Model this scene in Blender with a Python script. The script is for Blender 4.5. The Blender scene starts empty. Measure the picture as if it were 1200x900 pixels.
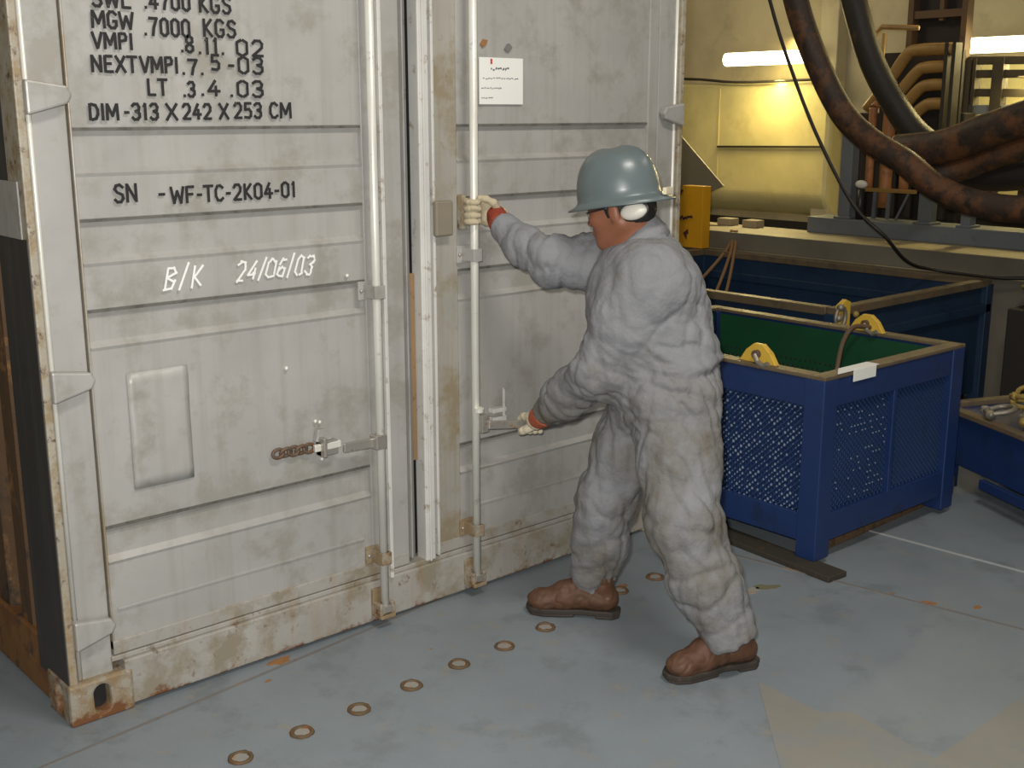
import bpy, bmesh, math, random
import numpy as np
from mathutils import Vector, Matrix, noise
C = bpy.context.scene.collection
sc = bpy.context.scene
random.seed(7)

# ------------------------------------------------------------------ camera
PITCH, ROLL, YAW = math.radians(13.068), math.radians(-0.05), math.radians(41.585)
CAMP = Vector((-1.0084, -2.917, 1.6015))
fw = Vector((math.sin(YAW)*math.cos(PITCH), math.cos(YAW)*math.cos(PITCH), -math.sin(PITCH)))
rt = Vector((math.cos(YAW), -math.sin(YAW), 0)); up = rt.cross(fw)
r_ = rt*math.cos(ROLL)+up*math.sin(ROLL); u_ = -rt*math.sin(ROLL)+up*math.cos(ROLL)
cd = bpy.data.cameras.new('camera'); cam = bpy.data.objects.new('camera', cd); C.objects.link(cam)
M4 = Matrix.Identity(4)
for i in range(3):
    M4[i][0] = r_[i]; M4[i][1] = u_[i]; M4[i][2] = -fw[i]; M4[i][3] = CAMP[i]
cam.matrix_world = M4
cd.sensor_width = 36; cd.lens = 1369.265/1200*36; cd.clip_start = 0.05
sc.camera = cam

# ------------------------------------------------------------------ light and exposure
sc.view_settings.view_transform = 'Standard'; sc.view_settings.look = 'None'
sc.view_settings.gamma = 1; sc.view_settings.use_curve_mapping = False
sc.view_settings.exposure = 0.0
w = bpy.data.worlds.new('world'); sc.world = w; w.use_nodes = True
w.node_tree.nodes['Background'].inputs[0].default_value = (1.0, 0.95, 0.86, 1)
w.node_tree.nodes['Background'].inputs[1].default_value = 0.14
def area(name, loc, target, size, energy, col, sy=None):
    l = bpy.data.lights.new(name, 'AREA'); l.energy = energy; l.color = col
    l.shape = 'RECTANGLE'; l.size = size; l.size_y = sy or size
    o = bpy.data.objects.new(name, l); C.objects.link(o); o.location = loc
    o.rotation_euler = (Vector(target)-Vector(loc)).to_track_quat('-Z', 'Y').to_euler()
    return o
# the photographer's flash, beside and above the lens
area('flash_lamp', CAMP - rt*0.05 + Vector((0, 0, 0.09)), (1.9, -0.3, 0.85), 0.05, 98, (1.0, 0.975, 0.95))
# unseen area lights overhead, set by the brightness they give
area('unseen_overhead', (0.9, -2.3, 3.9), (1.1, -0.5, .6), 1.2, 62, (1.0, 0.95, 0.87), 0.3)
area('unseen_overhead', (4.7, 3.2, 3.7), (7.0, 2.9, 1.2), 1.0, 24, (1.0, 0.84, 0.52), 0.3)  # unseen light added to brighten the front of the tank
area('unseen_overhead', (4.6, -2.2, 4.4), (3.4, -0.6, 0), 1.2, 15, (1.0, 0.88, 0.72), 0.3)

# ------------------------------------------------------------------ materials
def mat(name, col, rough=.5, metal=0., stain=None, samt=.0, sscale=6, stain2=None, s2amt=0., s2scale=14,
        streak=None, stamt=0., bump=0., bscale=40, emit=None, estr=0, spec=.5, zrust=None, vary=.12):
    """painted surface: base colour with soft variation, blotches of stain, vertical streaks, rust low down"""
    m = bpy.data.materials.new(name); m.use_nodes = True
    nt = m.node_tree; N = nt.nodes; L = nt.links; b = N['Principled BSDF']
    b.inputs['Roughness'].default_value = rough; b.inputs['Metallic'].default_value = metal
    b.inputs['Specular IOR Level'].default_value = spec
    if emit:
        b.inputs['Emission Color'].default_value = (*emit, 1); b.inputs['Emission Strength'].default_value = estr
    geo = N.new('ShaderNodeTexCoord'); pos = geo.outputs['Object']
    def nz(scale, det=5, rough_=.6, vec=None, sc_=None):
        n = N.new('ShaderNodeTexNoise'); n.inputs['Scale'].default_value = scale
        n.inputs['Detail'].default_value = det; n.inputs['Roughness'].default_value = rough_
        if sc_:
            mp = N.new('ShaderNodeMapping'); mp.inputs['Scale'].default_value = sc_
            L.new(pos, mp.inputs[0]); L.new(mp.outputs[0], n.inputs['Vector'])
        else: L.new(vec or pos, n.inputs['Vector'])
        return n.outputs['Fac']
    def ramp(fac, a, b_):
        r = N.new('ShaderNodeMapRange'); r.inputs['From Min'].default_value = a; r.inputs['From Max'].default_value = b_
        L.new(fac, r.inputs['Value']); return r.outputs[0]
    def mul(a, k):
        q = N.new('ShaderNodeMath'); q.operation = 'MULTIPLY'; L.new(a, q.inputs[0])
        if isinstance(k, (int, float)): q.inputs[1].default_value = k
        else: L.new(k, q.inputs[1])
        return q.outputs[0]
    def mix(f, a, c):
        q = N.new('ShaderNodeMix'); q.data_type = 'RGBA'; L.new(f, q.inputs['Factor'])
        for s, v in ((q.inputs['A'], a), (q.inputs['B'], c)):
            if isinstance(v, tuple): s.default_value = (*v, 1)
            else: L.new(v, s)
        return q.outputs['Result']
    cur = mix(ramp(nz(3.1, 8), .3, .7), tuple(c*(1-vary) for c in col), tuple(min(1, c*(1+vary)) for c in col))
    if stain: cur = mix(mul(ramp(nz(sscale, 9, .68), .68-samt*.35, .74-samt*.25), .85), cur, stain)
    if stain2: cur = mix(mul(ramp(nz(s2scale, 9, .7), .70-s2amt*.35, .76-s2amt*.28), .9), cur, stain2)
    if streak: cur = mix(mul(ramp(nz(9, 6, .6, sc_=(3, 3, .12)), .5, .75), stamt), cur, streak)
    if zrust:
        z0, z1, rc, k = zrust
        sx = N.new('ShaderNodeSeparateXYZ'); L.new(pos, sx.inputs[0])
        zz = ramp(sx.outputs['Z'], z1, z0)
        ad = N.new('ShaderNodeMath'); ad.operation = 'ADD'; L.new(mul(zz, k), ad.inputs[0]); L.new(nz(13, 9, .7), ad.inputs[1])
        cur = mix(ramp(ad.outputs[0], .68, .78), cur, rc)
    L.new(cur, b.inputs['Base Color'])
    if bump:
        bp = N.new('ShaderNodeBump'); bp.inputs['Strength'].default_value = bump; bp.inputs['Distance'].default_value = .01
        L.new(nz(bscale, 6), bp.inputs['Height']); L.new(bp.outputs[0], b.inputs['Normal'])
    rr = N.new('ShaderNodeMapRange'); rr.inputs['To Min'].default_value = max(0, rough-.1); rr.inputs['To Max'].default_value = min(1, rough+.15)
    L.new(nz(7, 6), rr.inputs['Value']); L.new(rr.outputs[0], b.inputs['Roughness'])
    return m
RUST = (.16, .065, .022); RUSTL = (.35, .17, .055)
MT = dict(
 seamshade=mat('seam_shade', (.115, .11, .095), .7, 0, (.06, .055, .045), .5, 20),
 stile=mat('silver_paint_stained', (.34, .325, .285), .45, .12, (.26, .21, .13), .6, 5, (.20,.12,.05), .25, 16, (.27, .21, .12), .7, .08, 18),
 silver=mat('silver_paint', (.385, .375, .35), .42, .15, (.30, .285, .245), .5, 5, (.24,.19,.12), .04, 22, (.29, .275, .235), .5, .08, 18, vary=.10),
 silver_low=mat('silver_paint_rusty', (.36, .345, .31), .48, .1, (.25, .215, .15), .6, 7, (.16,.11,.06), .3, 24, RUSTL, .3, .12, 30, zrust=(0, .055, RUST, .30)),
 silver_edge=mat('rim_paint_rusty', (.34, .31, .24), .5, .05, (.26,.19,.10), .6, 14, (.09,.05,.03), .4, 30, RUSTL, .4, .25, 40),
 casting=mat('casting_rusty', (.33, .30, .24), .55, .05, (.24, .16, .075), .8, 17, RUST, .45, 26, None, 0, .3, 40, zrust=(0, .10, RUST, .26)),
 rod=mat('galvanised_rod', (.68, .67, .60), .33, .22, (.45, .43, .37), .2, 20, RUST, -.08, 30),
 steel=mat('worn_steel', (.40, .38, .34), .35, .6, RUSTL, .3, 40, RUST, .3, 60),
 rustbar=mat('rusty_steel', (.14, .105, .075), .6, .4, RUST, .6, 50, (.4, .37, .32), .1, 80),
 gasket=mat('door_gasket', (.16, .155, .145), .6, 0, (.07, .065, .06), .3, 9),
 white_strip=mat('pale_edge_strip', (.60, .59, .55), .4, .1, (.30, .25, .17), .3, 22, RUST, .05, 34),
 brownpaint=mat('brown_grimy_plate', (.22, .19, .14), .6, .1, RUSTL, .3, 20),
 black=mat('stencil_black', (.012, .012, .012), .75, 0, (.09, .09, .08), .15, 60),
 chalk=mat('chalk', (.75, .75, .72), .9),
 paper=mat('paper', (.74, .74, .69), .8, vary=.03),
 ink=mat('ink', (.12, .12, .13), .8), redink=mat('red_ink', (.5, .05, .05), .8),
 wood=mat('raw_wood', (.24, .15, .07), .7, 0, (.10, .06, .03), .3, 12, None, 0, 14, (.07, .04, .02), .5, .2, 50),
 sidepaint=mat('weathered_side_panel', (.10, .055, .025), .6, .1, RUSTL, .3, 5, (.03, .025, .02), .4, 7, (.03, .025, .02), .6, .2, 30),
 sidepost=mat('dark_side', (.045, .043, .040), .5, .1, (.03, .03, .03), .3, 6, RUST, .02, 20, (.09, .085, .08), .4, .1, 30),
 siderail=mat('rusty_rail', (.21, .10, .028), .6, .1, RUST, .5, 8, (.06, .045, .035), .4, 12, None, 0, .3, 30),
 dark=mat('dark_interior', (.012, .012, .012), .8),
 deck=mat('deck_paint', (.198, .226, .244), .42, 0, (.160, .182, .192), .4, 4, (.235, .225, .195), .35, 9, None, 0, .12, 160, vary=.07),
 deck_lit=mat('deck_paint_lit', (.235, .225, .195), .5, 0, (.20, .215, .215), .5, 5, None, 0, 9, None, 0, .12, 160, vary=.06),
 seam=mat('weld_seam', (.16, .15, .14), .6, 0, RUSTL, .3, 12, RUST, .3, 30),
 seam_light=mat('weld_seam_pale', (.33, .34, .34), .6),
 plug=mat('weld_plug', (.26, .25, .22), .6, 0, RUSTL, .4, 40), ringm=mat('weld_ring_rust', (.10, .065, .03), .7, 0, RUST, .5, 60),
 coverall=None,
 skin=mat('skin', (.25, .095, .048), .5, 0, (.20, .07, .035), .3, 20, vary=.08, bump=.05, bscale=150),
 hair=mat('black_hair', (.012, .011, .010), .6, bump=.4, bscale=200),
 helmet=mat('helmet_plastic', (.098, .124, .126), .3, 0, (.12, .13, .12), .35, 14, (.08, .10, .10), .05, 30, vary=.06, bump=.03, bscale=30),
 glove=mat('glove_leather', (.42, .36, .24), .75, 0, (.22, .18, .10), .35, 30, vary=.12, bump=.4, bscale=120),
 glove_pale=mat('glove_leather_pale', (.60, .53, .38), .75, 0, (.40, .33, .20), .25, 30, bump=.4, bscale=120),
 cuffred=mat('red_knit_cuff', (.25, .035, .015), .85, 0, (.12, .02, .01), .3, 60, bump=.5, bscale=160),
 cufforange=mat('orange_knit_cuff', (.48, .11, .045), .85, 0, (.20, .03, .02), .35, 80, bump=.5, bscale=160),
 boot=mat('brown_leather', (.095, .042, .020), .6, 0, (.075, .035, .02), .45, 22, (.22, .12, .06), .2, 34, bump=.25, bscale=60),
 sole=mat('boot_sole', (.035, .027, .02), .7, 0, (.09, .065, .045), .3, 30),
 white=mat('white_plastic', (.62, .60, .52), .4, vary=.04), blackp=mat('black_plastic', (.015, .015, .015), .4),
 lens=mat('tinted_lens', (.05, .05, .05), .1),
 blue=mat('blue_paint', (.009, .028, .105), .42, 0, (.008, .022, .065), .4, 6, RUSTL, -.1, 30, (.01, .025, .09), .3, .08, 30),
 blue_dull=mat('blue_paint_dull', (.010, .030, .065), .5, 0, (.008, .02, .05), .45, 4, RUST, .02, 22, (.008, .02, .04), .5, .1, 30),
 mesh_blue=mat('blue_mesh_paint', (.012, .034, .10), .35, .1, (.010, .026, .07), .3, 9),
 mesh_glint=mat('mesh_glint_metal', (.30, .36, .44), .3, .2),
 green=mat('green_lining', (.006, .055, .02), .5, 0, (.006, .045, .018), .3, 8),
 rim=mat('worn_rim', (.14, .105, .06), .5, .1, (.10, .075, .05), .5, 12, RUST, .35, 20),
 yellow=mat('yellow_paint', (.62, .40, .05), .45, 0, (.45, .26, .03), .3, 12, RUST, .02, 30),
 yellow_sign=mat('yellow_box_paint', (.62, .30, .006), .5, 0, (.55, .25, .01), .3, 6),
 purple=mat('dark_lettering', (.07, .02, .03), .6),
 timber=mat('dirty_timber', (.13, .075, .035), .8, 0, (.05, .03, .015), .4, 14, None, 0, 14, None, 0, .4, 60),
 timber_dark=mat('dark_timber', (.035, .028, .018), .8, 0, (.12, .05, .015), .15, 14, None, 0, 14, None, 0, .4, 60),
 wallw=mat('cream_wall', (.50, .43, .27), .6, 0, (.40, .34, .21), .3, 3),
 tank=mat('cream_tank', (.60, .52, .25), .45, 0, (.52, .44, .20), .4, 3),
 beam=mat('grey_beam', (.15, .135, .10), .55, 0, (.13, .12, .09), .4, 5, RUSTL, .0, 14),
 beamtop=mat('pale_flange', (.30, .25, .15), .55, 0, (.25, .19, .11), .35, 6),
 postm=mat('grey_post_paint', (.12, .135, .15), .5, 0, (.08, .09, .10), .3, 9),
 rubber=mat('brown_rubber', (.040, .024, .015), .55, 0, (.14, .055, .018), .6, 7, (.015, .011, .008), .45, 9, bump=.2, bscale=50),
 rubber_dark=mat('black_rubber', (.018, .014, .011), .5, 0, (.07, .035, .015), .15, 8, bump=.2, bscale=50),
 pipey=mat('ochre_pipe', (.30, .17, .045), .5, 0, (.22, .12, .04), .4, 9), pipeo=mat('orange_pipe', (.36, .15, .05), .55, 0, (.17, .07, .03), .4, 12),
 machine=mat('dark_machinery', (.018, .014, .010), .7, 0, (.06, .03, .012), .2, 6),
 rack=mat('brown_frame', (.10, .055, .025), .6, 0, (.05, .03, .02), .3, 8),
 rail=mat('olive_rail', (.035, .027, .016), .6, 0, (.02, .016, .01), .3, 8),
 tube=mat('lamp_tube', (1, 1, .9), .4, emit=(1, .93, .55), estr=7),
 lampbody=mat('lamp_body', (.3, .26, .18), .5), ropem=mat('hemp_rope', (.22, .12, .05), .9),
 shackle=mat('galvanised_shackle', (.26, .24, .19), .45, .5, RUSTL, .35, 40),
 chainm=mat('chain_ochre', (.30, .21, .05), .55, .2, RUST, .3, 40), dirt=mat('rust_scale', (.27, .13, .045), .9, 0, RUST, .4, 50),
 moss=mat('drip_stain', (.14, .13, .07), .7, 0, (.20, .19, .13), .3, 30),
)
def coverall_mat():
    m = mat('coverall_cloth', (.205, .208, .216), .9, 0, (.15, .135, .105), .2, 7, (.13, .07, .04), -.02, 11, None, 0, .55, 42,
            zrust=None, vary=.10, spec=.2)
    nt = m.node_tree; N = nt.nodes; L = nt.links; b = N['Principled BSDF']
    # oil and dirt worn into the trouser half, fading above the waist
    src = b.inputs['Base Color'].links[0].from_socket
    tc = N.new('ShaderNodeTexCoord'); sx = N.new('ShaderNodeSeparateXYZ'); L.new(tc.outputs['Object'], sx.inputs[0])
    zr = N.new('ShaderNodeMapRange'); zr.inputs['From Min'].default_value = .95; zr.inputs['From Max'].default_value = .70
    L.new(sx.outputs['Z'], zr.inputs['Value'])
    n = N.new('ShaderNodeTexNoise'); n.inputs['Scale'].default_value = 7; n.inputs['Detail'].default_value = 8; n.inputs['Roughness'].default_value = .65
    L.new(tc.outputs['Object'], n.inputs['Vector'])
    nr = N.new('ShaderNodeMapRange'); nr.inputs['From Min'].default_value = .38; nr.inputs['From Max'].default_value = .68
    L.new(n.outputs['Fac'], nr.inputs['Value'])
    mu = N.new('ShaderNodeMath'); mu.operation = 'MULTIPLY'; L.new(zr.outputs[0], mu.inputs[0]); L.new(nr.outputs[0], mu.inputs[1])
    mx = N.new('ShaderNodeMix'); mx.data_type = 'RGBA'; L.new(mu.outputs[0], mx.inputs['Factor']); L.new(src, mx.inputs['A'])
    mx.inputs['B'].default_value = (.135, .12, .095, 1); L.new(mx.outputs['Result'], b.inputs['Base Color'])
    return m
MT['coverall'] = coverall_mat()

# ------------------------------------------------------------------ object helpers
def tag(o, label=None, cat=None, group=None, kind=None):
    for k, v in (('label', label), ('category', cat), ('group', group), ('kind', kind)):
        if v: o[k] = v
    return o
def empty(name, loc, label, cat, group=None, rz=0):
    o = bpy.data.objects.new(name, None); C.objects.link(o); o.location = loc; o.rotation_euler = (0, 0, rz)
    o.empty_display_size = .1
    return tag(o, label, cat, group)
def copy_tree(o, parent=None):
    c = o.copy(); C.objects.link(c); c.parent = parent
    for ch in [x for x in bpy.data.objects if x.parent == o and x != c]: copy_tree(ch, c)
    return c
class MB:
    """collects shapes, then links them as one mesh object"""
    def __init__(s): s.bm = bmesh.new()
    def box(s, x0, x1, y0, y1, z0, z1):
        v = [s.bm.verts.new((x, y, z)) for x in (x0, x1) for y in (y0, y1) for z in (z0, z1)]
        for f in ((0,1,3,2),(4,6,7,5),(0,4,5,1),(2,3,7,6),(0,2,6,4),(1,5,7,3)): s.bm.faces.new([v[i] for i in f])
        return s
    def bar(s, a, b, wd, dp, upv=(0, 0, 1)):
        a = Vector(a); b = Vector(b); d = (b-a).normalized(); U = Vector(upv)
        if abs(d.dot(U)) > .99: U = Vector((0, 1, 0))
        sd = d.cross(U).normalized(); U = sd.cross(d)
        v = [s.bm.verts.new(p+sd*i*wd/2+U*j*dp/2) for p in (a, b) for i in (-1, 1) for j in (-1, 1)]
        for f in ((0,1,3,2),(4,6,7,5),(0,4,5,1),(2,3,7,6),(0,2,6,4),(1,5,7,3)): s.bm.faces.new([v[i] for i in f])
        return s
    def tube(s, pts, r, n=12, closed=False, cap=True):
        P = [Vector(p) for p in pts]; R = r if isinstance(r, (list, tuple)) else [r]*len(P)
        m = len(P); rings = []; pu = None
        for i, p in enumerate(P):
            if closed: d = (P[(i+1) % m]-P[i-1]).normalized()
            else: d = (P[min(i+1, m-1)]-P[max(i-1, 0)]).normalized()
            if pu is None:
                pu = Vector((0, 0, 1)) if abs(d.z) < .9 else Vector((1, 0, 0))
            sd = d.cross(pu).normalized(); pu = sd.cross(d).normalized()
            rings.append([s.bm.verts.new(p+(sd*math.cos(t)+pu*math.sin(t))*R[i]) for t in [2*math.pi*k/n for k in range(n)]])
        for i in range(m if closed else m-1):
            A = rings[i]; B = rings[(i+1) % m]
            for k in range(n): s.bm.faces.new((A[k], A[(k+1) % n], B[(k+1) % n], B[k]))
        if cap and not closed:
            s.bm.faces.new(rings[0][::-1]); s.bm.faces.new(rings[-1])
        return s
    def ball(s, c, r, sc_=(1, 1, 1), seg=16, rot=None):
        M = Matrix.Translation(c) @ (rot.to_4x4() if rot else Matrix.Identity(4)) @ Matrix.Diagonal((sc_[0], sc_[1], sc_[2], 1))
        bmesh.ops.create_uvsphere(s.bm, u_segments=seg, v_segments=seg//2+2, radius=r, matrix=M); return s
    def prism(s, poly, a, b):
        """poly: 3D points of one face; extruded from offset vector a to offset vector b"""
        a = Vector(a); b = Vector(b)
        A = [s.bm.verts.new(Vector(p)+a) for p in poly]; B = [s.bm.verts.new(Vector(p)+b) for p in poly]
        n = len(A)
        s.bm.faces.new(A[::-1]); s.bm.faces.new(B)
        for i in range(n): s.bm.faces.new((A[i], A[(i+1) % n], B[(i+1) % n], B[i]))
        return s
    def build(s, name, m, parent=None, bevel=0, smooth=False, label=None):
        bmesh.ops.recalc_face_normals(s.bm, faces=s.bm.faces)
        me = bpy.data.meshes.new(name); s.bm.to_mesh(me); s.bm.free()
        o = bpy.data.objects.new(name, me); C.objects.link(o)
        me.materials.append(MT[m] if isinstance(m, str) else m)
        if parent:
            o.parent = parent; bpy.context.view_layer.update() if False else None
            o.matrix_parent_inverse = pinv(parent)
        if smooth:
            for p in me.polygons: p.use_smooth = True
        if bevel:
            b = o.modifiers.new('bevel', 'BEVEL'); b.width = bevel; b.segments = 2; b.limit_method = 'ANGLE'; b.angle_limit = .7
        if label: o['label'] = label
        return o
def wmat(o):
    M = Matrix.LocRotScale(o.location, o.rotation_euler, o.scale)
    return (wmat(o.parent) @ o.matrix_parent_inverse @ M) if o.parent else M
def pinv(p): return wmat(p).inverted()      # children are modelled in world coordinates
def smoothpath(pts, n=8):
    P = [Vector(p) for p in pts]; P = [P[0]*2-P[1]]+P+[P[-1]*2-P[-2]]; out = []
    for i in range(1, len(P)-2):
        for k in range(n):
            t = k/n; a, b, c, d = P[i-1:i+3]
            out.append(.5*((2*b)+(c-a)*t+(2*a-5*b+4*c-d)*t*t+(3*b-a-3*c+d)*t**3))
    out.append(P[-2]); return out

# ------------------------------------------------------------------ the hall
f = MB().box(-4, 9, -6, 7, -.05, 0).build('floor', 'deck'); tag(f, kind='structure')
g = MB().prism([(1.574,-1.075,0),(1.555,-1.295,0),(1.625,-1.357,0),(1.57,-1.627,0),(2.069,-1.623,0),(3.2,-1.62,0),(2.6,-2.9,0),(.3,-2.3,0)], (0,0,0), (0,0,.0012)).build('floor_light_patch', 'deck_lit', f)  # light falling on the deck, painted as a thin warm sheet
def seam(a, b, wd, m): MB().bar((*a, .0015), (*b, .0015), wd, .003).build('weld_seam', m, f)
seam((-3, -.475), (2.35, .12), .008, 'seam'); seam((2.27, -.12), (2.60, -2.1), .010, 'seam'); seam((2.90, -.2), (3.02, -2.2), .010, 'seam_light')
for i, (x, y) in enumerate([(.07,-.46),(.255,-.451),(.439,-.446),(.622,-.445),(.812,-.43),(.998,-.417),(1.178,-.417),(1.364,-.403),(1.755,-.358),(1.938,-.359)]):
    MB().tube([(x+.027*math.cos(t), y+.027*math.sin(t), .002) for t in [2*math.pi*k/20 for k in range(20)]], [.0045+.003*random.random() for _ in range(20)], 6, closed=True).build('weld_ring', 'ringm', f, smooth=True)
    MB().tube([(x, y, .0), (x, y, .0025)], .024, 20).build('weld_plug', 'plug', f)
def blotch(c, r, m, name, n=14, asp=.5, rz=0, seed=0):
    rg = random.Random(seed); P = []
    for k in range(n):
        t = 2*math.pi*k/n; q = r*(.6+.5*rg.random()); x, y = q*math.cos(t), q*asp*math.sin(t)
        P.append((c[0]+x*math.cos(rz)-y*math.sin(rz), c[1]+x*math.sin(rz)+y*math.cos(rz), 0))
    MB().prism(P, (0, 0, 0), (0, 0, .002)).build(name, m, f)
blotch((.61, -.043), .045, 'dirt', 'rust_stain', seed=1); blotch((2.16, -.672), .05, 'moss', 'drip_stain', seed=2, rz=-.6)
blotch((2.10, -.66), .04, 'plug', 'drip_stain', seed=5); blotch((2.543, -1.241), .022, 'dirt', 'rust_stain', seed=3); blotch((2.46, -1.12), .03, 'dirt', 'rust_stain', seed=4, rz=-1.2)
blotch((2.43, -.99), .018, 'seam', 'rust_stain', seed=6); blotch((1.79, -.335), .03, 'dirt', 'rust_stain', seed=8)
blotch((1.0, -.28), .006, 'dirt', 'rust_stain', seed=9); blotch((.52, -.13), .012, 'dirt', 'rust_stain', seed=11)

o = MB().box(7.2, 7.35, -6, 7, 0, 5).build('wall_right', 'wallw'); tag(o, kind='structure')
o = MB().box(-4, 7.35, 7, 7.15, 0, 5).build('wall_back', 'wallw'); tag(o, kind='structure')
o = MB().box(-4.15, -4, -6, 7.15, 0, 5).build('wall_left', 'wallw'); tag(o, kind='structure')
# column on the far wall and conduit lines
o = MB().box(7.05, 7.2, 2.40, 2.56, 0, 5).build('trim_1', 'wallw', bevel=.01); tag(o, kind='structure')

# ------------------------------------------------------------------ shipping container
cont = empty('shipping_container', (0, 0, 0), 'grey silver steel shipping container with stencilled double doors the worker is opening', 'container')
W_, D_, H_ = 2.42, 3.13, 2.59
def post(xl, s):     # s=+1 left post, -1 right post
    X = lambda v: xl+s*v
    o = MB().box(min(X(0), X(.022)), max(X(0), X(.022)), -.012, .09, .10, H_-.1).build('corner_post', 'silver_edge', cont, .004)
    o2 = MB().box(min(X(.022), X(.1245)), max(X(.022), X(.1245)), .004, .09, .10, H_-.1).build('post_face', 'silver', o, .003)
    MB().tube([(X(.033), .004, .12), (X(.033), .004, H_-.12)], .007, 10).build('hinge_rod', 'rod', o, smooth=True)
    return o
pl = post(0, 1)
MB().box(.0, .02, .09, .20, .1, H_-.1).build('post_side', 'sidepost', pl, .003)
MB().box(-.003, .0, -.008, .198, .1, 1.30).build('side_patch', 'sidepost', pl)  # thin dark sheet over the lower post side, pale one above
MB().box(-.005, -.001, .02, .19, 1.30, 1.44).build('side_patch', 'silver', pl)
pr_ = post(W_, -1)
# sill
MB().box(.15, W_-.15, -.018, .10, .012, .145).build('door_sill', 'silver_low', cont, .004)
MB().box(.12, W_-.12, -.006, .06, .145, .16).build('sill_lip', 'silver_low', cont, .003)
MB().box(.02, W_-.02, -.01, .10, H_-.13, H_-.01).build('door_header', 'silver', cont, .004)
def casting(x0, x1, y0, y1, z0, z1):
    m = MB().box(x0, x1, y0, y1, z0, z1).build('corner_casting', 'casting', cont, .008)
    # oval holes in front and side cut with a boolean on a mesh built in code
    cx = (x0+x1)/2; cz = (z0+z1)/2; cy = (y0+y1)/2
    c = MB()
    def slot(p0, p1, ax):
        P = []
        for k in range(20):
            t = 2*math.pi*k/20; a, b = .023*math.cos(t), .023*math.sin(t)+(.017 if math.sin(t) > 0 else -.017)
            P.append((cx+a, 0, cz+b) if ax == 1 else (0, cy+a, cz+b))
        off0 = [0, 0, 0]; off1 = [0, 0, 0]; off0[ax] = p0; off1[ax] = p1
        c.prism(P, off0, off1)
    slot(y0-.02, y0+.06, 1) if y0 < 1 else slot(y1-.06, y1+.02, 1)
    slot(x0-.02, x0+.04, 0) if x0 < 1 else slot(x1-.04, x1+.02, 0)
    cut = c.build('cut', 'dark')
    md = m.modifiers.new('holes', 'BOOLEAN'); md.object = cut; md.operation = 'DIFFERENCE'; md.solver = 'EXACT'
    m.modifiers.move(1, 0)
    dg = bpy.context.evaluated_depsgraph_get(); dg.update()
    me = bpy.data.meshes.new_from_object(m.evaluated_get(dg)); m.modifiers.clear(); m.data = me
    bpy.data.objects.remove(cut)
    yb = y0+.036 if y0 < 1 else y1-.040
    MB().box(cx-.030, cx+.030, yb, yb+.004, cz-.045, cz+.045).build('hole_shade', 'dark', m)  # dark slab imitates the shade inside the casting holes
    return m
for z0 in (0, H_-.118):
    for x0 in (-.008, W_-.17): 
        for y0 in (-.022, D_-.14): casting(x0, x0+.178, y0, y0+.162, z0, z0+.118)
# side wall left: recessed, corrugated, with rusty rails
def sidewall(x, s):
    m = MB(); n = 15; pts = []
    for i in range(n):
        y = .20+i*(D_-.38)/n; w_ = (D_-.38)/n
        pts += [(y, .045), (y+w_*.25, .045), (y+w_*.4, .012), (y+w_*.85, .012)]
    pts.append((D_-.18, .045))
    P = [(x+s*q, y, .13) for y, q in pts]; Q = [(x+s*q, y, H_-.1) for y, q in pts]
    vs = [m.bm.verts.new(p) for p in P]; vt = [m.bm.verts.new(p) for p in Q]
    vb = [m.bm.verts.new((p[0]+s*.004, p[1], p[2])) for p in P]; vc = [m.bm.verts.new((p[0]+s*.004, p[1], p[2])) for p in Q]
    for i in range(len(P)-1):
        m.bm.faces.new((vs[i], vs[i+1], vt[i+1], vt[i])); m.bm.faces.new((vb[i], vc[i], vc[i+1], vb[i+1]))
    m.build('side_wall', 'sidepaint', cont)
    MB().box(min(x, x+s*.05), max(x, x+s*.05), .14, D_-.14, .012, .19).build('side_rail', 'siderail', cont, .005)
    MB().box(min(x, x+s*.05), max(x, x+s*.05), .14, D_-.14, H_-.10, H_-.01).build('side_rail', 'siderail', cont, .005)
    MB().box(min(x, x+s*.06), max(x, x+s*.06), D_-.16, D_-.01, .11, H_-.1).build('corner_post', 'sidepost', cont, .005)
sidewall(0, 1); sidewall(W_, -1)
MB().box(.05, W_-.05, .1, D_-.03, H_-.05, H_-.02).build('roof_panel', 'silver', cont)
MB().box(.05, W_-.05, .1, D_-.03, .10, .13).build('floor_panel', 'wood', cont)
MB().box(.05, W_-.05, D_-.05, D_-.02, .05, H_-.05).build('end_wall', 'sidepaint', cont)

# corrugated door leaves
ZB, ZT = .175, 2.44
def corrugated(x0, x1, m):
    """front skin with recessed bands, top edge shaded, bottom edge a sloping ledge"""
    prof = [(ZB, .0)]
    for zt, zb in ((.531, .434), (1.113, 1.018), (1.343, 1.235), (1.568, 1.460)):
        prof += [(zb-.014, 0), (zb-.005, -.004), (zb+.010, .012), (zt-.022, .013), (zt, 0)]
    prof += [(ZT, 0)]
    y_in = .045
    def smp(x, z, y):   # dents
        d = 0
        if y < .001: d = .0035*noise.noise(Vector((x*3.1, 2.7, z*3.3)))
        return (x, y+d, z)
    nx = 24; zs = []
    for (za, ya), (zb_, yb) in zip(prof[:-1], prof[1:]):
        k = max(1, int((zb_-za)/.04))
        for i in range(k): zs.append((za+(zb_-za)*i/k, ya+(yb-ya)*i/k))
    zs.append(prof[-1])
    G = [[m.bm.verts.new(smp(x0+(x1-x0)*i/nx, z, y)) for i in range(nx+1)] for z, y in zs]
    for j in range(len(G)-1):
        for i in range(nx): m.bm.faces.new((G[j][i], G[j][i+1], G[j+1][i+1], G[j+1][i]))
    B = [[m.bm.verts.new((x, y_in, z)) for x in (x0, x1)] for z in (ZB, ZT)]
    m.bm.faces.new((B[0][0], B[1][0], B[1][1], B[0][1]))
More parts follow.
